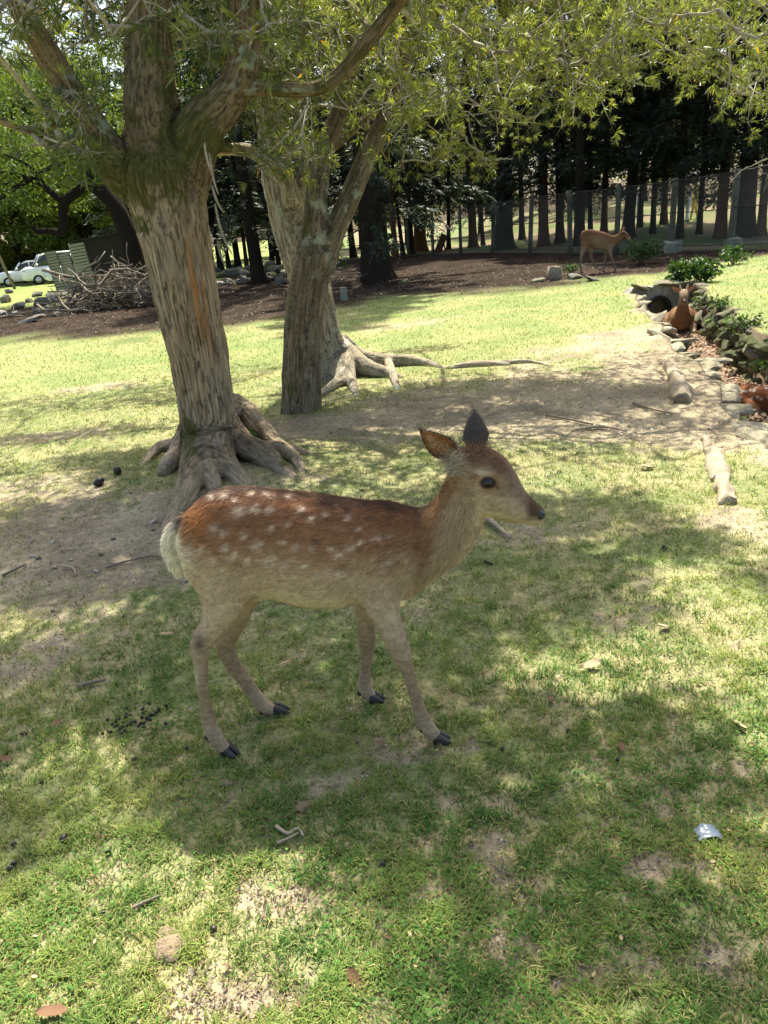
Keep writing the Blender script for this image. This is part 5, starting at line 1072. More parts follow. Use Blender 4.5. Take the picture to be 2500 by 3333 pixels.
r = np.random.default_rng(8); P = []; C = []
for k in range(90):
    c = at(r.uniform(-160, 330), r.uniform(250, 690) if k % 3 else r.uniform(430, 600), YG + r.uniform(-1.5, 2.0)); q = c + r.normal(0, 1, (110, 3)) * np.array([.26, .26, .13]); P.append(q); C.append(mixc((.05, .095, .025), (.15, .20, .05), np.clip(r.uniform(0, .8) + r.normal(0, .2, 110), 0, 1)))
for k in range(130):
    c = gorg + np.array([r.uniform(-5.5, 3.0), r.uniform(-2.5, 5), r.uniform(4.2, 8.5)]); q = c + r.normal(0, 1, (110, 3)) * np.array([.5, .5, .25]); P.append(q); C.append(mixc((.05, .095, .025), (.15, .20, .05), np.clip(r.uniform(0, .8) + r.normal(0, .2, 110), 0, 1)))
P = np.concatenate(P); C = np.concatenate(C); c_ = obj('crown', mesh_data('gnarled_crown', *leaf_cloud(P - gorg, r.uniform(.06, .13, len(P)), C, r), smooth=False), M['leaf_far'], tG); c_['kind'] = 'stuff'
# hedge
p = at(-60, 895, 60); p[2] = 0
hp = np.random.default_rng(2).uniform(-1, 1, (9000, 3)) * np.array([6, .8, .8]) + [0, 0, .8]; rr_ = np.random.default_rng(4)
hedge = obj('hedge', mesh_data('hedge', *leaf_cloud(hp, rr_.uniform(.1, .2, len(hp)), mixc((.10, .14, .03), (.24, .24, .06), rr_.random(len(hp))), rr_), smooth=False), M['leaf_far'], None, p); tag(hedge, 'clipped sunlit hedge behind the leaning pole left of the cars', 'hedge')

# ------------------------------------------------------------------ ditch: walls, culvert, litter
rw = np.random.default_rng(55)
def rock_mesh(seed, sub=2, flat=.7, rough=.28):
    V, Fc = ICO[sub]; V = V.copy(); n_ = fbm(V * 1.3 + seed * 7.7, 3); V = V * (1 + rough * n_)[:, None]
    r = np.random.default_rng(seed)
    for _ in range(7):                                   # chipped flat faces
        d = r.normal(0, 1, 3); d /= np.linalg.norm(d); k = r.uniform(.55, .8); q = V @ d; V -= np.outer(np.maximum(q - k, 0), d) * .9
    V[:, 2] *= flat; return mesh_data('rock', V, Fc, smooth=False)
ROCKS = [rock_mesh(k, 2 if k % 2 else 3, .75, .3) for k in range(8)]
def put_rock(name, p, size, mat, parent=None, org=None, k=None):
    k = rw.integers(0, 8) if k is None else k; o = bpy.data.objects.new(name, ROCKS[k]); COL.objects.link(o)
    if not ROCKS[k].materials: ROCKS[k].materials.append(M['stone'])
    o.material_slots[0].link = 'OBJECT'; o.material_slots[0].material = M[mat]
    o.scale = [float(v) for v in size]; o.rotation_euler = (rw.normal(0, .25), rw.normal(0, .25), rw.uniform(0, 6.28)); o.location = [float(v) for v in (p if org is None else np.asarray(p) - org)]
    if parent: o.parent = parent
    return o
M['stone_moss'] = pmat('mossy_stone', (.13, .12, .085), rough=.95, var=.4, scale=6, bump=.7, bscale=20, bdist=.03, col2=(.085, .10, .035), spec=.15)
M['edge_stone'] = pmat('edge_stone', (.40, .345, .25), rough=.95, var=.35, scale=6, bump=.6, bscale=25, bdist=.02, col2=(.28, .25, .17), spec=.12)
M['stone_wall_'] = pmat('wall_stone', (.25, .22, .165), rough=.95, var=.4, scale=5, bump=.7, bscale=20, bdist=.03, col2=(.15, .15, .085), spec=.15)
ow = np.array([float(ditch_right(8)), 8, 0]); rwall = empty('ditch_wall', ow); tag(rwall, 'mossy dry-stone wall holding the far bank of the ditch', 'wall')
yy_ = 4.2
while yy_ < Y_END:
    st = rw.uniform(.16, .28)
    for row, (zc, hh) in enumerate(((-.40, .12), (-.25, .11), (-.10, .10), (.03, .07))):
        xr = float(ditch_right(yy_)) + .0 + .02 * row; p = np.array([xr + rw.normal(0, .03), yy_ + (row % 2) * st * .5 + rw.normal(0, .03), zc + rw.normal(0, .02)])
        put_rock('stone', p, (rw.uniform(.09, .12), st * rw.uniform(.78, .95), hh * rw.uniform(1.15, 1.35)), 'stone_moss' if rw.random() < .7 else 'stone_wall_', rwall, ow)
    yy_ += st
ow = np.array([float(ditch_left(8)), 8, 0]); lwall = empty('ditch_edging', ow); tag(lwall, 'worn pale stone edging along the near lip of the ditch', 'kerb')
yy_ = 3.6
while yy_ < Y_END - .3:
    st = rw.uniform(.2, .45); xl = float(ditch_left(yy_))
    put_rock('stone', np.array([xl + .04 + rw.normal(0, .015), yy_, -.045 + rw.normal(0, .01)]), (rw.uniform(.07, .11), st * .7, .06), 'edge_stone', lwall, ow)
    for zc in (-.18, -.34): put_rock('stone', np.array([xl + .06, yy_ + rw.normal(0, .04), zc]), (.1, st * .58, .12), 'stone_moss', lwall, ow)
    yy_ += st
# culvert end wall
cp = gph(2130, 1010); cxm = (float(ditch_left(Y_END)) + float(ditch_right(Y_END))) / 2; oc = np.array([cxm, Y_END, -D_DEPTH])
culv = empty('culvert', oc); tag(culv, 'old concrete culvert with a dark round pipe mouth at the end of the ditch', 'culvert')
W_ = float(ditch_right(Y_END) - ditch_left(Y_END)) / 2 + .12; nx_, rp_ = 28, .19; pc = np.array([-.08, rp_ - .02])
ang = np.linspace(0, 2 * np.pi, nx_, endpoint=False); inner = np.stack([pc[0] + rp_ * np.cos(ang), pc[1] + rp_ * np.sin(ang)], 1)
outer = []
for a_ in ang:
    d = np.array([math.cos(a_), math.sin(a_)]); ts = [((W_ if d[0] > 0 else -W_) - pc[0]) / d[0] if abs(d[0]) > 1e-6 else 9, ((.56 if d[1] > 0 else -.08) - pc[1]) / d[1] if abs(d[1]) > 1e-6 else 9]; outer.append(pc + d * min(ts))
outer = np.array(outer); y0, y1 = -.10, .02
Vc = np.concatenate([np.column_stack([inner[:, 0], np.full(nx_, y0), inner[:, 1]]), np.column_stack([outer[:, 0], np.full(nx_, y0) + .03 * rw.normal(0, 1, nx_), outer[:, 1] + .02 * rw.normal(0, 1, nx_)]), np.column_stack([outer[:, 0], np.full(nx_, .12), outer[:, 1]]), np.column_stack([inner[:, 0], np.full(nx_, 1.2), inner[:, 1]])])
j = np.arange(nx_); j2 = (j + 1) % nx_; Q = np.concatenate([np.stack([j, j2, nx_ + j2, nx_ + j], 1), np.stack([nx_ + j, nx_ + j2, 2 * nx_ + j2, 2 * nx_ + j], 1), np.stack([3 * nx_ + j, 3 * nx_ + j2, j2, j], 1)])
obj('end_wall', mesh_data('culvert_wall', Vc, quads2tris(Q), smooth=False), M['concrete'], culv)
pv, pf = tube([(pc[0], -.16, pc[1]), (pc[0], .0, pc[1]), (pc[0], 1.2, pc[1])], [rp_ + .03, rp_ + .03, rp_ + .03], 28); n28 = 28
rings = [np.stack([pc[0] + rr_ * np.cos(ang), np.full(nx_, yy), pc[1] + rr_ * np.sin(ang)], 1) for rr_, yy in ((rp_ + .035, -.1), (rp_ + .035, -.15), (rp_ - .02, -.15), (rp_ - .02, 1.2))]
Vp = np.concatenate(rings); Qp = np.concatenate([np.stack([k * nx_ + j, k * nx_ + j2, (k + 1) * nx_ + j2, (k + 1) * nx_ + j], 1) for k in range(3)]); Vp = np.concatenate([Vp, [[pc[0], 1.2, pc[1]]]]); Fp = np.concatenate([quads2tris(Qp), np.stack([3 * nx_ + j, 3 * nx_ + j2, np.full(nx_, 4 * nx_)], 1)])
obj('pipe', mesh_data('culvert_pipe', Vp, Fp), M['shed_dark'], culv)
for (dx, dz, sx_, sz_) in ((-.42, .56, .26, .06), (.06, .60, .3, .07), (.42, .54, .2, .09), (-.5, .4, .14, .12)):
    put_rock('cap_stone', oc + np.array([dx, -.1, dz]), (sx_, .2, sz_), 'stone_wall_', culv, oc)
# leaf litter on the ditch floor and under the wood
def litter(x, y, z, s, c0, c1, r):
    n = len(x); a = r.uniform(0, 6.28, n); d = np.stack([np.cos(a), np.sin(a), r.normal(0, .35, n)], 1); e = np.stack([-np.sin(a), np.cos(a), r.normal(0, .35, n)], 1) * .45; P = np.stack([x, y, z], 1)
    V = np.stack([P - d * s[:, None], P + e * s[:, None] + [0, 0, .004], P + d * s[:, None], P - e * s[:, None] + [0, 0, .004]], 1).reshape(-1, 3); k = np.arange(n)[:, None] * 4
    c = mixc(c0, c1, r.random(n)) * r.uniform(.6, 1.3, (n, 1)); return V, np.concatenate([k + [0, 1, 2], k + [0, 2, 3]]), np.repeat(c, 4, 0)
n = 9000; y = rw.uniform(3.4, Y_END - .15, n); x = ditch_left(y) + .1 + (ditch_right(y) - ditch_left(y) - .2) * rw.random(n)
lb = MB().add(*litter(x, y, -D_DEPTH + .05 + rw.uniform(0, .06, n), rw.uniform(.018, .042, n), (.26, .15, .09), (.48, .36, .26), rw)); M['litter'] = leafmat('leaf_litter', .15, .7, tint=(1, .9, .7))
lo_ = obj('leaf_litter', lb.md('leaf_litter', False), M['litter']); tag(lo_, 'brown fallen leaves covering the floor of the ditch', 'leaf litter', kind='stuff')
n = 9000; y = rw.uniform(13, 27, n); x = rw.uniform(-.62, .62, n) * y + rw.normal(0, .5, n); ok = needle_amt(x, y) > .5; x, y = x[ok], y[ok]
lb = MB().add(*litter(x, y, hgt(x, y) + .012, rw.uniform(.02, .045, len(x)), (.05, .032, .021), (.14, .105, .072), rw)); lo2_ = obj('forest_litter', lb.md('forest_litter', False), M['litter']); tag(lo2_, 'scattered dead leaves on the brown needle floor below the conifers', 'leaf litter', kind='stuff')

# ------------------------------------------------------------------ plants by the ditch and fence
def bushy(name, label, p, Rr, n, leaf, c0, c1, seed, group=None, hz=.7, cat='plant'):
    r = np.random.default_rng(seed); root = empty(name, p); tag(root, label, cat, group); mb = MB(); st = MB(); nst = 14
    for k in range(nst):
        a = r.uniform(0, 6.28); tip = np.array([math.cos(a), math.sin(a), 0]) * Rr * r.uniform(.3, 1) + [0, 0, Rr * hz * r.uniform(.4, 1.2)]; mid = tip * .5 + [0, 0, Rr * .25]; st.add(*tube([(0, 0, -.02), mid, tip], [.006, .004, .002], 4)); m = n // nst
        t = r.uniform(.15, 1, m)[:, None]; q = mid * (1 - t) + tip * t + r.normal(0, Rr * .16, (m, 3)); q[:, 2] = np.maximum(q[:, 2], .01); mb.add(*leaf_cloud(q, r.uniform(leaf * .7, leaf * 1.3, m), mixc(c0, c1, r.random(m)) * r.uniform(.8, 1.2, (m, 1)), r))
    obj('stems', st.md('stems'), M['stick'], root); f = obj('foliage', mb.md('foliage', False), M['plant'], root); f['kind'] = 'stuff'; return root
G0, G1 = (.022, .055, .014), (.06, .12, .03)
bushy('leafy_bush', 'dark ivy-like bush overhanging the culvert wall', gph(2255, 930) + np.array([0, 0, -.05]), .42, 900, .075, G0, G1, 1)
bushy('leafy_bush', 'low leafy bush behind the walking deer under the fence', gph(2085, 862), .6, 600, .08, G0, G1, 2)
bushy('leafy_bush', 'small green bush at the foot of the footed fence post', gph(2385, 862), .36, 300, .07, G0, G1, 3)
bushy('leafy_bush', 'low green sprig beside the stones below the fence', gph(1865, 893), .25, 120, .07, G0, G1, 4)
bushy('leafy_bush', 'green weeds low on the slope before the fence footings', gph(2245, 880), .28, 160, .07, G0, G1, 5)
def fern(name, label, p, n, L_, seed):
    r = np.random.default_rng(seed); root = empty(name, p); tag(root, label, 'fern')
    for k in range(n):
        a = r.uniform(-2.9, .6); mb = MB(); d = np.array([math.cos(a), math.sin(a), 0]); s_ = np.array([-d[1], d[0], 0]); LL = L_ * r.uniform(.7, 1.1); t = np.linspace(0, 1, 13); P = d * (t * LL)[:, None] + np.array([0, 0, 1.0]) * (LL * (.55 * t - .6 * t * t))[:, None]
        mb.add(*tube(P[::3], .003, 4), (.12, .16, .05))
        for q in range(1, 13):
            w = LL * .26 * math.sin(min(1, q / 12 + .12) * math.pi) + .01
            for sg in (-1, 1):
                tip = P[q] + s_ * sg * w + d * w * .35 - np.array([0, 0, w * .2]); b1 = P[q] + d * .012; b2 = P[q] - d * .012; mb.add(np.array([b1, b2, (P[q] + tip) / 2 - d * .016, tip, (P[q] + tip) / 2 + d * .016]), [[0, 1, 2], [0, 2, 4], [4, 2, 3]], mixc((.12, .22, .05), (.2, .30, .09), r.random(1))[0])
        obj('frond', mb.md('frond', False), M['plant'], root)
    return root
def on_wall(y, z): return np.array([float(ditch_right(y)) + .02, y, z])
yw = gp(2360, 1080, -.1)[1]
fern('fern', 'bright green fern arching from the top of the ditch wall', on_wall(yw, .02), 9, .42, 1); fern('fern', 'small fern low on the ditch wall, below the arching one', on_wall(yw - .9, -.2), 7, .28, 2); fern('fern', 'fern tuft growing between wall stones beside the resting stag', on_wall(yw + 1.3, -.15), 7, .3, 3)
for q, (py_, z_) in enumerate(((6.6, -.2), (5.6, -.1), (7.4, -.3), (5.0, -.3), (8.3, .02), (7.0, .05), (9.2, -.1), (10.1, .03), (6.1, .06), (11.2, -.05))):
    bushy('wall_plant', 'small weed rooted in the joints of the mossy ditch wall', on_wall(py_, z_) + [-.05, 0, 0], .2, 130, .045, G0, G1, 20 + q, 'weeds in the ditch wall')
bushy('sapling', 'tiny bright green sapling in the hollow between the mossy roots', gph(838, 1450) + [0, -.05, .06], .07, 40, .05, (.10, .20, .03), (.16, .28, .05), 40)

# ------------------------------------------------------------------ half-buried logs
def log(name, label, pxs, rads, mat, hollow=False, seed=0):
    P = np.array([gp(*p) for p in pxs]); P[:, 2] = hgt(P[:, 0], P[:, 1]) + np.array(rads) * .15; P, Rr = smooth_chain(P, rads, 9); o = P[0].copy(); root = empty(name, o); tag(root, label, 'log'); Rr = Rr * (1 + .16 * np.exp(-((np.arange(len(Rr)) % 11 - 5) / 1.2) ** 2))
    V, Fc = tube(P - o, Rr, 16); V = V + (fbm(V * 8 + seed, 3) * .03)[:, None] * np.array([1, 1, 1]) + (fbm(V * 30 + seed, 2) * .006)[:, None]; obj('wood', mesh_data('log_wood', V, Fc), M[mat], root)
    if hollow:
        d = P[-1] - P[-3]; d /= np.linalg.norm(d); V, Fc = tube([P[-1] - o - d * .05, P[-1] - o + d * .006], [Rr[-1] * .72, Rr[-1] * .70], 12); obj('hollow', mesh_data('log_hollow', V, Fc), M['soil_clod'], root)
log('fallen_log', 'short weathered hollow log half sunk beside the ditch edging', [(2160, 1175), (2185, 1205), (2205, 1245), (2215, 1290), (2217, 1308)], [.03, .055, .07, .072, .07], 'wood_pale', True, 1)
log('fallen_log', 'long bare pale log half sunk in the lawn, its end broken', [(2290, 1432), (2312, 1470), (2335, 1530), (2355, 1590), (2368, 1632)], [.025, .04, .046, .046, .04], 'wood_pale', False, 5)
# ------------------------------------------------------------------ rocks, stumps and the brush pile
for q, (px_, py_, s_, mt) in enumerate(((20, 985, .34, 'stone'), (60, 1005, .26, 'stone'), (8, 1025, .2, 'stone_pale'), (52, 1026, .13, 'stone_pale'), (95, 985, .22, 'stone'), (140, 995, .36, 'stone'), (175, 985, .40, 'stone'), (160, 1015, .22, 'stone'), (210, 965, .3, 'stone'), (215, 1005, .28, 'stone'), (245, 985, .32, 'stone'), (30, 955, .3, 'stone'), (120, 965, .25, 'stone'), (255, 950, .28, 'stone'), (120, 1020, .18, 'stone'), (450, 965, .35, 'stone'), (415, 950, .3, 'stone'), (480, 980, .3, 'stone'), (-40, 1000, .4, 'stone'), (185, 1030, .15, 'stone'))):
    tag(put_rock('rock', gph(px_, py_) + [0, 0, s_ * .25], (s_, s_ * rw.uniform(.7, 1), s_ * rw.uniform(.7, 1)), mt), 'grey rubble stone heaped beside the brush pile', 'stone', 'stones by the brush pile')
tag(put_rock('flat_stone', gph(100, 1048) + [0, 0, .05], (.42, .25, .12), 'stone', k=3), 'large flat pale stone slab lying in front of the rubble', 'stone')
for q, (px_, py_, s_, mt) in enumerate(((720, 905, .28, 'stone_moss'), (750, 900, .36, 'stone'), (775, 890, .34, 'stone_wall_'), (798, 902, .36, 'stone_wall_'), (745, 925, .25, 'stone'), (790, 925, .3, 'stone'), (720, 930, .2, 'stone_pale'), (812, 880, .3, 'stone'), (880, 880, .4, 'stone_moss'), (900, 890, .42, 'stone_wall_'), (890, 915, .32, 'stone_moss'), (925, 905, .3, 'stone'), (705, 885, .3, 'stone'), (760, 875, .3, 'stone_moss'), (915, 925, .25, 'stone'), (870, 920, .22, 'stone'))):
    tag(put_rock('rock', gph(px_, py_) + [0, 0, s_ * .35], (s_, s_ * rw.uniform(.7, 1), s_ * rw.uniform(.7, 1)), mt), 'mossy rubble stone in the heap behind the two old trees', 'stone', 'stones behind the old trees')
for (px_, py_, sx_, sz_, lab, mt) in ((1868, 908, .28, .12, 'flat grey stone beside the tree stump below the fence', 'stone'), (1752, 918, .2, .1, 'jagged stone left of the low stump', 'stone_wall_'), (1930, 914, .24, .07, 'thin flat stone near the walking deer', 'stone'), (1315, 922, .22, .1, 'rounded dark stone on the brown needle floor', 'stone_moss'), (2265, 870, .3, .18, 'rough lump of old concrete on the slope under the fence', 'concrete'), (350, 1395, .06, .03, 'x', 'stone')):
    if lab != 'x': tag(put_rock('rock', gph(px_, py_) + [0, 0, sz_ * .3], (sx_, sx_ * .7, sz_), mt), lab, 'stone')
sp = gph(1803, 912); Vs, Fs = tube([(0, 0, -.05), (0, 0, .1), (.02, 0, .3)], [.2, .17, .16], 14); Vs = Vs * (1 + .08 * fbm(Vs * 8, 2))[:, None]; tag(obj('tree_stump', mesh_data('tree_stump', Vs, Fs), M['stick'], None, sp), 'low sawn tree stump among the flat stones below the fence', 'stump')
mp_ = gph(1121, 978); Vb, Fb = box((0, 0, .12), (.17, .17, .34)); Vb[:, :2] *= (1 - .12 * (Vb[:, 2:] > 0)); tag(obj('marker_post', mesh_data('marker_post', Vb, Fb, smooth=False), M['concrete'], None, mp_), 'short square stone marker post at the edge of the needle floor', 'post')
bp_ = gph(1437, 822) ; bd = empty('leaning_board', bp_, .3); tag(bd, 'reddish weathered board leaning behind the fence posts', 'board')
Vb, Fb = box((0, 0, .42), (.36, .05, .95), rot_axis((0, 1, 0), .5)); obj('plank', mesh_data('plank', Vb, Fb, smooth=False), M['bark_red'], bd); Vb, Fb = box((.2, .05, .3), (.06, .05, .6), rot_axis((0, 1, 0), -.2)); obj('prop', mesh_data('prop', Vb, Fb, smooth=False), M['bark_red'], bd)
STICKS = []
for k in range(10):
    r = np.random.default_rng(300 + k); P = np.array([[t - .5, 0, 0] for t in np.linspace(0, 1, 6)]); P[:, 1:] += np.cumsum(r.normal(0, .035, (6, 2)), 0); mb = MB(); mb.add(*tube(P, np.linspace(.014, .006, 6), 5))
    for q in range(3):
        b = P[1 + q]; e = b + np.array([r.uniform(.1, .25), r.normal(0, .14), r.normal(0, .14)]); mb.add(*tube([b, (b + e) / 2 + r.normal(0, .02, 3), e], [.007, .005, .002], 4))
    STICKS.append(mb.md('stick')); STICKS[-1].materials.append(M['stick'])
pile_c = gph(385, 1000); pile = empty('brush_pile', pile_c); tag(pile, 'heap of dead branches and twigs beside the rubble and the dark shed', 'brush pile')
def stick(p, sc, rot, thick=1.0, parent=pile, nm='stick'):
    o = bpy.data.objects.new(nm, STICKS[rw.integers(0, 10)]); COL.objects.link(o); o.parent = parent; o.location = [float(v) for v in p]; o.scale = (sc, sc * thick, sc * thick); o.rotation_euler = rot; return o
for k in range(230):
    u = rw.normal(0, .95); v = rw.normal(0, .45); hmax = .95 * math.exp(-(u / 1.3) ** 2) * math.exp(-(v / .8) ** 2)
    stick((u, v, hmax * rw.random() ** .7 + .03), rw.uniform(.7, 1.8), (rw.uniform(0, 6), rw.normal(.0, .28), rw.uniform(0, 6.28)), rw.uniform(.7, 1.8))
for (dx, dz, L_, ry, rz_, th) in ((-.75, .75, 2.3, .5, .15, 1.6), (.3, .55, 2.0, -.15, .4, 2.2), (-.3, .35, 1.8, .1, -.3, 2.4), (.9, .9, 1.3, -1.2, .5, 1.5), (.6, 1.0, 1.4, -1.45, .8, 1.2), (1.2, .9, 1.2, -1.0, .2, 1.4), (.2, 1.0, 1.2, -1.3, 2.2, 1.2), (-1.0, .6, .9, -1.5, 0, 3)):
    stick((dx, -.1, dz), L_, (rw.uniform(0, 6), ry, rz_), th)
for k, (px_, py_) in enumerate(((1060, 935), (1030, 925), (1090, 925))):
    q = gph(px_, py_)
    b2_ = empty('branch_heap', q); tag(b2_, 'small heap of dead sticks in deep shade behind the forked tree', 'brush pile', 'stick heaps under the conifers')
    for j_ in range(14): stick((rw.normal(0, .4), rw.normal(0, .25), .05 + .25 * rw.random()), rw.uniform(.6, 1.3), (rw.uniform(0, 6), rw.normal(0, .3), rw.uniform(0, 6.28)), 1.2, b2_)

# ------------------------------------------------------------------ shed with ribbed doors
Ysh = 34.0; sb = at(262, 905, Ysh); sb[2] = 0; shed = empty('storage_shed', sb, R(14)); tag(shed, 'dark metal storage shed with pale ribbed doors standing ajar', 'shed'); shed.rotation_euler = (0, R(-4.5), R(14))
Vb, Fb = box((2.3, 1.2, 1.02), (4.3, 2.2, 2.04)); obj('body', mesh_data('shed_body', Vb, Fb, smooth=False), M['shed_dark'], shed)
Vb, Fb = box((2.3, 1.2, 2.08), (4.45, 2.35, .06)); obj('roof', mesh_data('shed_roof', Vb, Fb, smooth=False), M['shed_dark'], shed)
def ribbed_door(x0, x1, y0_, y1_, z0, z1, nm='door'):
    d = obj(nm, mesh_data('door', *box(((x0 + x1) / 2, (y0_ + y1_) / 2, (z0 + z1) / 2), (math.hypot(x1 - x0, y1_ - y0_), .04, z1 - z0), rotz(math.atan2(y1_ - y0_, x1 - x0))), smooth=False), M['shed_rib_shade'], shed)
    n_ = np.array([(y1_ - y0_), -(x1 - x0), 0]); n_ /= np.linalg.norm(n_); c0 = np.array([(x0 + x1) / 2, (y0_ + y1_) / 2, 0]); L_ = math.hypot(x1 - x0, y1_ - y0_); Mz = rotz(math.atan2(y1_ - y0_, x1 - x0))
    for k in range(15):
        z = z0 + .08 + (z1 - z0 - .16) * k / 14; hz_ = .105 if k != 7 else .15; obj('rib', mesh_data('rib', *box(c0 + n_ * .03 + [0, 0, z], (L_ * .86, .03, hz_ * .8), Mz), smooth=False), M['shed_panel'], d)
    return d
ribbed_door(-.05, .62, .02, .06, .02, 2.0); ribbed_door(-.62, -.1, .35, .3, .0, 1.7); ribbed_door(-1.05, -.62, -.1, .1, .0, 1.86)
Vb, Fb = box((.0, .05, 1.0), (.06, .1, 2.05)); obj('door_post', mesh_data('door_post', Vb, Fb, smooth=False), M['shed_panel'], shed)
sh2 = at(75, 880, 62); sh2[2] = 0; hut = empty('small_hut', sh2); tag(hut, 'small dark open hut with a pale flat roof behind the cars', 'hut')
obj('walls', mesh_data('hut_walls', *box((0, 0, 1.0), (3.4, 2, 2.0)), smooth=False), M['shed_dark'], hut); obj('roof', mesh_data('hut_roof', *box((0, -.1, 2.07), (3.8, 2.5, .14)), smooth=False), M['roof_pale'], hut); obj('post', mesh_data('hut_post', *box((-1.72, -1.1, 1.0), (.28, .14, 2.0)), smooth=False), M['roof_pale'], hut)
pp_ = at(42, 905, 46); pp_[2] = 0; tag(obj('leaning_pole', mesh_data('leaning_pole', *tube([(0, 0, -.2), (-.5, 0, 2), (-1.1, 0, 5)], [.09, .08, .07], 8)), M['stick'], None, pp_), 'thin leaning wooden pole beside the hedge', 'pole')

# ------------------------------------------------------------------ cars
def car_mesh(L_, Wd, Hh, hood, ws, roofb, belt, van):
    """local +X forward; returns body, glass, roof lofts"""
    def sec(x, z0, z1, w, n=16, p=.35):
        a = np.linspace(0, 2 * np.pi, n, endpoint=False); c, s_ = np.cos(a), np.sin(a); return np.stack([np.full(n, x), np.sign(c) * np.abs(c) ** p * w, (z0 + z1) / 2 + np.sign(s_) * np.abs(s_) ** p * (z1 - z0) / 2], 1)
    h = L_ / 2; w = Wd / 2
    body = loft([sec(-h, .45, belt * .85, w * .8), sec(-h + .12, .3, belt, w * .95), sec(-h * .5, .26, belt, w), sec(0, .25, belt, w), sec(ws, .25, belt, w), sec(ws + (h - ws) * .5, .26, hood, w * .98), sec(h - .2, .28, hood - .08, w * .93), sec(h, .36, hood - .2, w * .74)])
    glass = loft([sec(roofb - .25, belt - .05, belt + .02, w * .86), sec(roofb, belt - .05, Hh - .1, w * .83), sec(0, belt - .05, Hh - .07, w * .85), sec(ws - .75, belt - .05, Hh - .09, w * .82), sec(ws + .05, belt - .05, belt + .02, w * .86)])
    roof = loft([sec(roofb - .12, Hh - .16, Hh - .12, w * .74), sec(roofb + .1, Hh - .13, Hh - .02, w * .80), sec(0, Hh - .12, Hh, w * .82), sec(ws - .8, Hh - .14, Hh - .04, w * .78), sec(ws - .62, Hh - .2, Hh - .15, w * .74)])
    return body, glass, roof
def make_car(pos, rz, paint, label, L_=4.4, Wd=1.75, Hh=1.5, hood=.95, ws=.95, roofb=-1.6, belt=.98, van=False):
    t = empty('parked_car', pos, rz); tag(t, label, 'car', None); b, g_, rf = car_mesh(L_, Wd, Hh, hood, ws, roofb, belt, van)
    obj('body', mesh_data('car_body', *b), M[paint], t); obj('windows', mesh_data('car_glass', *g_), M['glass'], t); obj('roof', mesh_data('car_roof', *rf), M[paint], t); h, w = L_ / 2, Wd / 2
    for s in (-1, 1):
        for x_ in (-.1, roofb + .15, ws - .55):
            z0, z1 = belt - .03, Hh - .08; xx = x_ + (.45 if x_ == ws - .55 else 0)
            obj('pillar', mesh_data('pillar', *tube([(xx, s * w * .87, z0), (x_, s * w * .80, z1)], .035, 6)), M[paint], t)
        V, Fc = ICO[2]; obj('headlight', mesh_data('headlight', V * np.array([.2, .2, .09]) + [h - .22, s * w * .7, hood - .2], Fc), M['lamp_glass'], t); obj('mirror', mesh_data('mirror', V * np.array([.07, .12, .08]) + [ws - .25, s * (w + .1), belt + .08], Fc), M[paint], t)
        for x_ in (h - .85, -h + .8):
            a = np.array([x_, s * (w - .11), .31]); wh = obj('wheel', mesh_data('tyre', *tube([a - [0, .11, 0], a - [0, .1, 0], a + [0, .1, 0], a + [0, .12, 0]], [.27, .31, .31, .27], 20)), M['tyre'], t)
            rm = obj('rim', mesh_data('rim', *tube([a, a + [0, s * .125, 0]], [.2, .19], 16)), M['rim'], wh)
    obj('bumper_grille', mesh_data('grille', *box((h - .07, 0, .5), (.1, Wd * .55, .16)), smooth=False), M['glass'], t); obj('number_plate', mesh_data('plate', *box((h + .005, 0, .46), (.02, .34, .16)), smooth=False), M['cloth_white'], t)
    return t
def on_flat(px_, Y_): p = at(px_, 880, Y_); return np.array([p[0], p[1], H1(p[0], p[1])])
make_car(on_flat(92, 52), R(205), 'car_paint', 'low white sedan nosing out beyond the white van')
make_car(on_flat(176, 50.5), R(207), 'car_paint', 'tall boxy white van with dark side windows between the sedan and the pale blue car', 3.9, 1.7, 1.88, 1.12, 1.25, -1.7, 1.12, True)
make_car(on_flat(262, 46.5), R(222), 'car_blue', 'pale blue-white car with big headlights, half hidden behind the shed doors', 3.9, 1.7, 1.72, 1.05, 1.15, -1.6, 1.08, True)
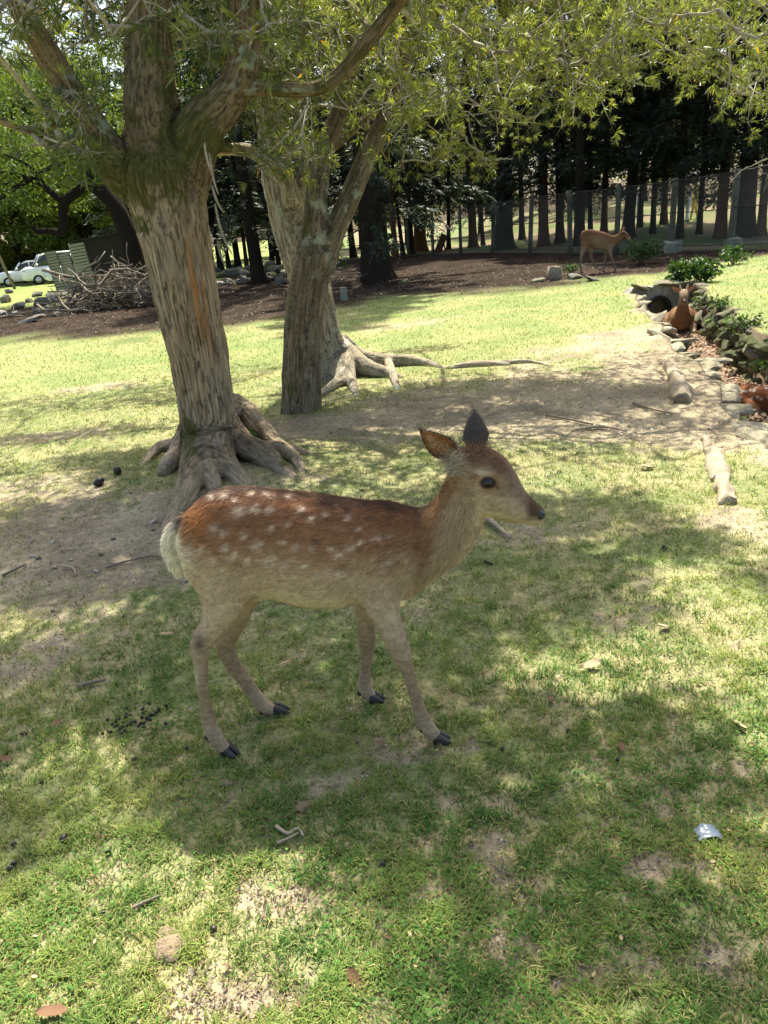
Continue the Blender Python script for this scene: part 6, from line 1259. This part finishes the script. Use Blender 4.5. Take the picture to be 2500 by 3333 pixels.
# ------------------------------------------------------------------ people far off
def person(pos, rz, label, top, bottom, hat=None, arm_up=True, scale=1.0, step=.15):
    t = empty('person', pos, rz); t.scale = (scale,) * 3; tag(t, label, 'person'); mb = MB()
    for s in (-1, 1): mb.add(*tube(*smooth_chain([(0, s * .09, .92), (s * step * .5, s * .1, .5), (s * step, s * .1, .09)], [.10, .07, .045], 5), 10)); mb.add(*tube([(s * step - .05, s * .1, .05), (s * step + .14, s * .1, .04)], [.05, .035], 8))
    mb.add(*tube(*smooth_chain([(0, 0, .85), (0, 0, 1.05), (0, 0, 1.3), (0, 0, 1.42), (.01, 0, 1.5)], [.14, .13, .16, .13, .05], 5), 14, lat=1.15)); mb.add(*tube([(.01, 0, 1.46), (.015, 0, 1.56)], [.05, .048], 10)); V, Fc = ICO[3]; mb.add(V * np.array([.095, .078, .115]) + [.02, 0, 1.63], Fc)
    V, Fc = ICO[1]; mb.add(V * .014 + [.118, 0, 1.62], Fc)
    ends = []
    for s in (-1, 1):
        up = arm_up and s > 0; P = [(0, s * .19, 1.38), (.02 if not up else .06, s * .25, 1.14), (.14 if not up else .2, s * .24, .95 if not up else 1.28)]; mb.add(*tube(*smooth_chain(P, [.055, .045, .032], 5), 9)); e = np.array(P[-1]); ends.append(e)
        dz = -1 if not up else 1
        for f in range(4): mb.add(*tube([e, e + [.03, (f - 1.5) * .02, .05 * dz], e + [.035, (f - 1.5) * .02, .085 * dz]], [.012, .010, .008], 6))
        mb.add(*tube([e, e + [.03, -s * .035, .02]], [.012, .009], 6))
    V, Fc, _ = mb.get(); V, Fc, N = remesh(V, Fc, .014, 2); z = V[:, 2]; C = np.where((z > .9)[:, None], top, bottom); C = np.where((z < .08)[:, None], (.05, .045, .04), C); C = np.where((z > 1.47)[:, None], (.58, .41, .32), C)
    hand = np.minimum(np.linalg.norm(V - ends[0], axis=1), np.linalg.norm(V - ends[1], axis=1)) < .1; C = np.where(hand[:, None], (.58, .41, .32), C)
    obj('body', mesh_data('person_body', V, Fc, C), M['person'], t); V, Fc = ICO[3]; V = V * np.array([.108, .092, .118]) + [0, 0, 1.655]; keep = ~((V[:, 0] > .05) & (V[:, 2] < 1.70)); fk = keep[Fc].all(1); obj('hair', mesh_data('person_hair', V, Fc[fk]), M['hair'], t); return t, ends
M['person'] = pmat('person', attr=True, rough=.85, var=.06, scale=20)
q = gph(2236, 722, ymax=43); pr, en = person(q, R(200), 'person in white clothes holding a pale parasol, walking in the sunlit clearing', (.78, .78, .84), (.70, .74, .84))
hand_w = q + rotz(R(200)) @ (en[1]); pu = empty('parasol', hand_w); tag(pu, 'pale pink parasol held open over the person in white', 'parasol')
obj('shaft', mesh_data('shaft', *tube([(0, 0, -.12), (0, 0, .75)], .01, 6)), M['wire_dark'], pu)
a = np.linspace(0, 2 * np.pi, 24, endpoint=False); rings = [np.stack([rr_ * (1 + .03 * np.cos(a * 8)) * np.cos(a), rr_ * (1 + .03 * np.cos(a * 8)) * np.sin(a), np.full(24, zz_)], 1) for rr_, zz_ in ((.02, .78), (.2, .74), (.38, .65), (.5, .5), (.49, .495), (.37, .64), (.19, .73), (.02, .765))]
obj('canopy', mesh_data('parasol_canopy', *loft(rings)), M['parasol'], pu)
bg = empty('shoulder_bag', q + rotz(R(200)) @ np.array([-.02, -.3, .95])); tag(bg, 'brown bag hanging at the hip of the person with the parasol', 'bag'); Vb, Fb = box((0, 0, 0), (.32, .14, .26)); obj('pouch', mesh_data('pouch', Vb, Fb, smooth=False), M['cloth_brown'], bg); obj('strap', mesh_data('strap', *tube([(-.1, 0, .1), (0, .12, .42), (.1, 0, .1)], .012, 6)), M['cloth_brown'], bg)
q = gph(2268, 718, ymax=44.5); person(q + [.25, .9, 0], R(160), 'person in a yellow top beside the parasol, half hidden by a tree trunk', (.78, .68, .22), (.55, .40, .12), arm_up=False)
q = on_flat(12, 60); person(q, R(170), 'person in a white top and dark trousers by the hedge', (.75, .75, .77), (.06, .06, .07), arm_up=False); q = on_flat(64, 61); person(q, R(20), 'small figure in white near the foot of the leaning pole', (.8, .8, .82), (.6, .6, .62), arm_up=False, scale=.75)
bpz = gph(2082, 700, ymax=38); tag(obj('blue_post', mesh_data('blue_post', *tube([(0, 0, -.1), (0, 0, 1.2), (0, 0, 1.25), (0, 0, 3.0)], [.14, .14, .06, .05], 10)), M['blue'], None, bpz), 'blue and grey lamp post seen through the fence', 'post')

# ------------------------------------------------------------------ litter on the lawn
DUNG = []
for k in range(4):
    V, Fc = ICO[2]; V = V * (1 + .15 * fbm(V * 1.5 + k * 3, 2))[:, None] * np.array([1.15, .9, .85]); DUNG.append(mesh_data('pellet', V, Fc)); DUNG[-1].materials.append(M['dung'])
def pellet(px_, py_, s_, label, group, off=(0, 0, 0)):
    p = gph(px_, py_) + np.array(off); o = bpy.data.objects.new('dung_pellet', DUNG[rw.integers(0, 4)]); COL.objects.link(o); o.location = [float(v) for v in p + [0, 0, s_ * .75 + .004]]; o.scale = (s_, s_, s_); o.rotation_euler = (rw.uniform(0, 3), rw.uniform(0, 3), rw.uniform(0, 6)); tag(o, label, 'dung', group)
for k in range(46):
    t = rw.random(); pellet(360 + 160 * t + rw.normal(0, 22), 2395 - 70 * t + rw.normal(0, 18), rw.uniform(.005, .0075), 'small black dung pellet in the dense cluster beside the rear hooves', 'dung cluster', (0, 0, .008 * rw.random()))
for (px_, py_, s_) in ((213, 2745, .017), (355, 2783, .011), (50, 2825, .012), (38, 2838, .012), (52, 2766, .010), (343, 2990, .010), (697, 3032, .013), (612, 2445, .010), (440, 2482, .012), (538, 2252, .008), (1248, 2835, .013), (1850, 2395, .010), (1905, 2358, .010), (1636, 2450, .010), (1590, 1842, .012), (1580, 1838, .011), (1600, 1845, .01), (2158, 1790, .016), (2165, 1795, .013), (140, 2560, .009), (90, 2400, .008), (75, 2402, .009), (2010, 2490, .009), (560, 2430, .009), (490, 2405, .009)):
    pellet(px_, py_, s_ * .72, 'single black dung pellet lying on the grass', 'scattered dung pellets')
for (px_, py_, s_, lab) in ((325, 1583, .045, 'dark round nut-like lump on the bare soil left of the roots'), (385, 1545, .04, 'dark brown seed pod on the grass left of the roots')): pellet(px_, py_, s_ * .8, lab, None)
LEAF = []
for k in range(3):
    r = np.random.default_rng(k + 60); u = np.linspace(-1, 1, 7); w = .42 * (1 - u ** 2) ** .7; V = []; 
    for a_, b_ in zip(u, w):
        for s in (-1, 0, 1): V.append((a_, s * b_, .18 * abs(s) * b_ * 2 + .12 * a_ * a_ + r.normal(0, .03)))
    Q = [[3 * i_ + j_, 3 * i_ + j_ + 1, 3 * i_ + j_ + 4, 3 * i_ + j_ + 3] for i_ in range(6) for j_ in range(2)]; LEAF.append(mesh_data('dry_leaf', np.array(V), quads2tris(Q)))
def dry_leaf(px_, py_, s_, label, mat='dry_leaf', rz_=None, group=None):
    o = bpy.data.objects.new('dry_leaf', LEAF[rw.integers(0, 3)]); COL.objects.link(o)
    if not o.data.materials: o.data.materials.append(M['dry_leaf'])
    o.material_slots[0].link = 'OBJECT'; o.material_slots[0].material = M[mat]; p = gph(px_, py_); o.location = (p[0], p[1], p[2] + .018); o.scale = (s_, s_, s_); o.rotation_euler = (rw.normal(0, .2), rw.normal(0, .2), rw.uniform(0, 6.28) if rz_ is None else rz_); tag(o, label, 'leaf', group)
for (px_, py_, s_, lab, mt, rz_) in ((1160, 3222, .028, 'curled brown leaf on the pale soil below the fawn', 'dry_leaf', 2.2), (190, 2370, .026, 'upturned brown leaf left of the dung cluster', 'dry_leaf', .9), (22, 2488, .026, 'round brown leaf on the shaded grass', 'dry_leaf', 0), (1240, 2435, .022, 'reddish leaf on the grass by the front hoof', 'dry_leaf', .2), (1795, 2300, .022, 'brown leaf in the shade patch right of the hooves', 'dry_leaf', 1.5), (2022, 2450, .022, 'narrow orange-brown leaf standing up in the grass', 'dry_leaf', 1.3), (180, 3325, .035, 'orange leaf at the foot of the sunlit grass', 'dry_leaf', 0), (545, 2078, .03, 'pale folded leaf behind the hind legs', 'dry_leaf_pale', .3), (2105, 1530, .05, 'pale bark-like leaf left of the long bare log', 'dry_leaf_pale', .1), (1925, 2178, .04, 'pale torn leaf right of the shade band', 'dry_leaf_pale', .2), (2405, 2380, .025, 'pale leaf on the sunny lawn', 'dry_leaf_pale', 2.0), (935, 2175, .025, 'small grey-brown leaf between the fore and hind legs', 'dry_leaf_pale', .4), (2110, 1522, .03, 'small pale flake beside the bark-like leaf', 'dry_leaf_pale', .8), (2160, 2055, .035, 'greyish dead leaf cluster on the sunlit turf', 'dry_leaf_pale', .3)):
    dry_leaf(px_, py_, s_, lab, mt, rz_)
for k in range(60):
    px_ = rw.uniform(20, 2480); py_ = rw.uniform(1480, 3300); dry_leaf(px_, py_, rw.uniform(.005, .010), 'tiny withered leaf fragment on the lawn', 'dry_leaf' if rw.random() < .45 else 'dry_leaf_pale', None, 'leaf fragments on the lawn')
for k in range(70):
    px_ = rw.uniform(950, 2350); py_ = rw.uniform(1150, 1450); dry_leaf(px_, py_, rw.uniform(.010, .02), 'small dead leaf on the sandy path by the roots', 'dry_leaf' if rw.random() < .3 else 'dry_leaf_pale', None, 'leaf fragments on the sandy path')
def twig(pxs, rad, label, mat='wood_pale', group=None):
    P = np.array([gph(*p) for p in pxs]); P[:, 2] += rad + .008; P, Rr = smooth_chain(P, np.linspace(rad, rad * .6, len(P)), 4); o = P[0].copy(); tag(obj('twig', mesh_data('twig', *tube(P - o, Rr, 6)), M[mat], None, o), label, 'twig', group)
twig([(255, 2250), (300, 2238), (348, 2228)], .008, 'straight grey stick on the grass left of the hind legs', 'stick'); twig([(903, 2712), (940, 2728), (975, 2722), (990, 2735)], .0055, 'white forked bare twig on the sunny grass'); twig([(905, 2760), (945, 2742), (975, 2730)], .0045, 'thin pale twig crossing the forked one'); twig([(435, 2968), (480, 2950), (530, 2935)], .005, 'thin straw-coloured stalk on the sunlit turf', 'stick')
twig([(1585, 1700), (1620, 1730), (1660, 1765)], .016, 'short weathered root end behind the muzzle of the fawn'); twig([(10, 1885), (50, 1865), (88, 1845)], .008, 'crooked thin stick on the grey bare soil', 'stick'); twig([(205, 1855), (240, 1860), (250, 1880)], .007, 'short bent twig lying on the bare soil'); twig([(345, 1860), (420, 1835), (500, 1818), (540, 1830), (560, 1855)], .006, 'long dark arching stem on the bare soil', 'stick'); twig([(1780, 1358), (1850, 1372), (1930, 1390)], .010, 'dark thin root crossing the sandy path', 'stick'); twig([(1890, 1405), (1960, 1398), (2040, 1412)], .012, 'pale surface root in the sandy path'); twig([(2060, 1320), (2120, 1338), (2190, 1355)], .009, 'dark twig near the hollow log', 'stick'); twig([(200, 1800), (290, 1795)], .006, 'pale straw on the gravelly soil'); twig([(100, 2780), (30, 2730)], .0, 'x') if False else None
for (px_, py_, s_, lab) in ((560, 3110, .034, 'crumbly brown clod of earth on the sunlit lawn'), (545, 3055, .02, 'small earth clod behind the larger one'), (735, 2560, .018, 'grey lump of dry earth below the hind hoof'), (985, 2640, .02, 'heap of dry soil crumbs in front of the fawn')):
    V, Fc = ICO[3]; V = V * (1 + .35 * fbm(V * 2.2 + px_, 4))[:, None] * np.array([1.2, 1, .5]); p = gph(px_, py_); tag(obj('earth_clod', mesh_data('earth_clod', V * s_, Fc), M['soil_clod'], None, p + [0, 0, s_ * .15]), lab, 'clod')
for (px_, py_, s_, lab) in ((500, 1703, .03, 'flat grey pebble beside the white rump'), (850, 2970, .012, 'x'), (2310, 1430, .05, 'x')):
    if lab != 'x': tag(put_rock('pebble', gph(px_, py_) + [0, 0, .008], (s_, s_ * .8, s_ * .4), 'stone_pale'), lab, 'stone')
for k in range(60):
    px_ = rw.uniform(20, 900) if k % 2 else rw.uniform(1000, 2400); py_ = rw.uniform(1600, 2000) if k % 2 else rw.uniform(1150, 1480); s_ = rw.uniform(.008, .02); tag(put_rock('pebble', gph(px_, py_) + [0, 0, s_ * .3], (s_, s_ * .8, s_ * .5), 'stone_pale' if k % 3 else 'stone'), 'small pebble scattered on the bare sandy ground', 'pebble', 'pebbles on bare ground')
# scrap of clear plastic
p = gph(2303, 2733); u = np.linspace(-1, 1, 9); X, Y = np.meshgrid(u, u); Zp = .012 + .006 * fbm(np.stack([X.ravel() * 2, Y.ravel() * 2, X.ravel() * 0], 1), 2); V = np.stack([X.ravel() * .030, Y.ravel() * .021, Zp + .012 * (1 - X.ravel() ** 2)], 1); i_, j_ = np.meshgrid(np.arange(8), np.arange(8)); b0 = (i_ * 9 + j_).ravel(); tag(obj('plastic_scrap', mesh_data('plastic_scrap', V, quads2tris(np.stack([b0, b0 + 1, b0 + 10, b0 + 9], 1)), np.broadcast_to((.30, .36, .44), (81, 3))), M['plastic'], None, p), 'crumpled scrap of bluish clear plastic on the grass', 'litter')

# bare lichen-grey boughs hanging from the crown of the forked tree
gB = gs(652, 893)
for k, (pts, Y_) in enumerate((([(985, 285, 5), (1020, 308, 4.5), (1050, 335, 4), (1080, 352, 3.5), (1108, 357, 1.5)], 7.2), ([(1050, 335, 2.5), (1070, 328, 2), (1092, 322, 1)], 7.2), ([(1040, 326, 2), (1052, 342, 1.6), (1058, 358, .8)], 7.2), ([(1700, 290, 4), (1660, 325, 3.5), (1632, 352, 3), (1600, 375, 2), (1592, 400, 1)], 7.5), ([(1632, 352, 2), (1648, 380, 1.5), (1640, 410, .8)], 7.5), ([(700, 30, 5), (780, 90, 5), (850, 130, 4), (930, 150, 3.5), (1010, 190, 3), (1080, 215, 2)], 6.6), ([(1150, 60, 6), (1220, 110, 5), (1290, 130, 4), (1350, 180, 3), (1420, 200, 2)], 7.8), ([(1380, 40, 5), (1430, 90, 4), (1500, 110, 3.5), (1580, 150, 2.5)], 7.6), ([(930, 150, 3), (960, 200, 2.5), (1000, 250, 2), (1050, 280, 1.2)], 6.6), ([(1480, 20, 7), (1540, 60, 6), (1610, 75, 5), (1680, 110, 4)], 6.8))):
    P, Rr = chain_s(pts, Y_, 5); P = P + np.cumsum(np.random.default_rng(k).normal(0, .011, P.shape), 0); V, Fc = tube(P - gB, Rr * .5 * (1 + .3 * np.random.default_rng(k + 9).normal(0, 1, len(Rr))).clip(.6, 1.5), 6)
    obj('bare_bough', mesh_data('bare_bough', V, Fc, np.broadcast_to((.36, .34, .27), (len(V), 3)) * (1 + .3 * fbm(V * 30, 2))[:, None]), M['twig'], tB)

# fine debris: withered leaf bits and bark crumbs over lawn and path
x, y, r = scatter(26000, .8, 13, 1.35, 61)
keep = (r.random(len(x)) < .12 + .88 * sstep(.75, .25, grass_amt(x, y))) & ~in_ditch(x, y); x, y = x[keep], y[keep]; n = len(x)
db = MB().add(*litter(x, y, hgt(x, y) + .006, r.uniform(.003, .009, n) * np.maximum(1, y / 3.5) ** .6, (.13, .09, .06), (.40, .32, .23), r))
dbo = obj('leaf_debris', db.md('leaf_debris', False), M['litter']); tag(dbo, 'fine withered leaf bits and bark crumbs strewn over lawn and path', 'debris', kind='stuff')
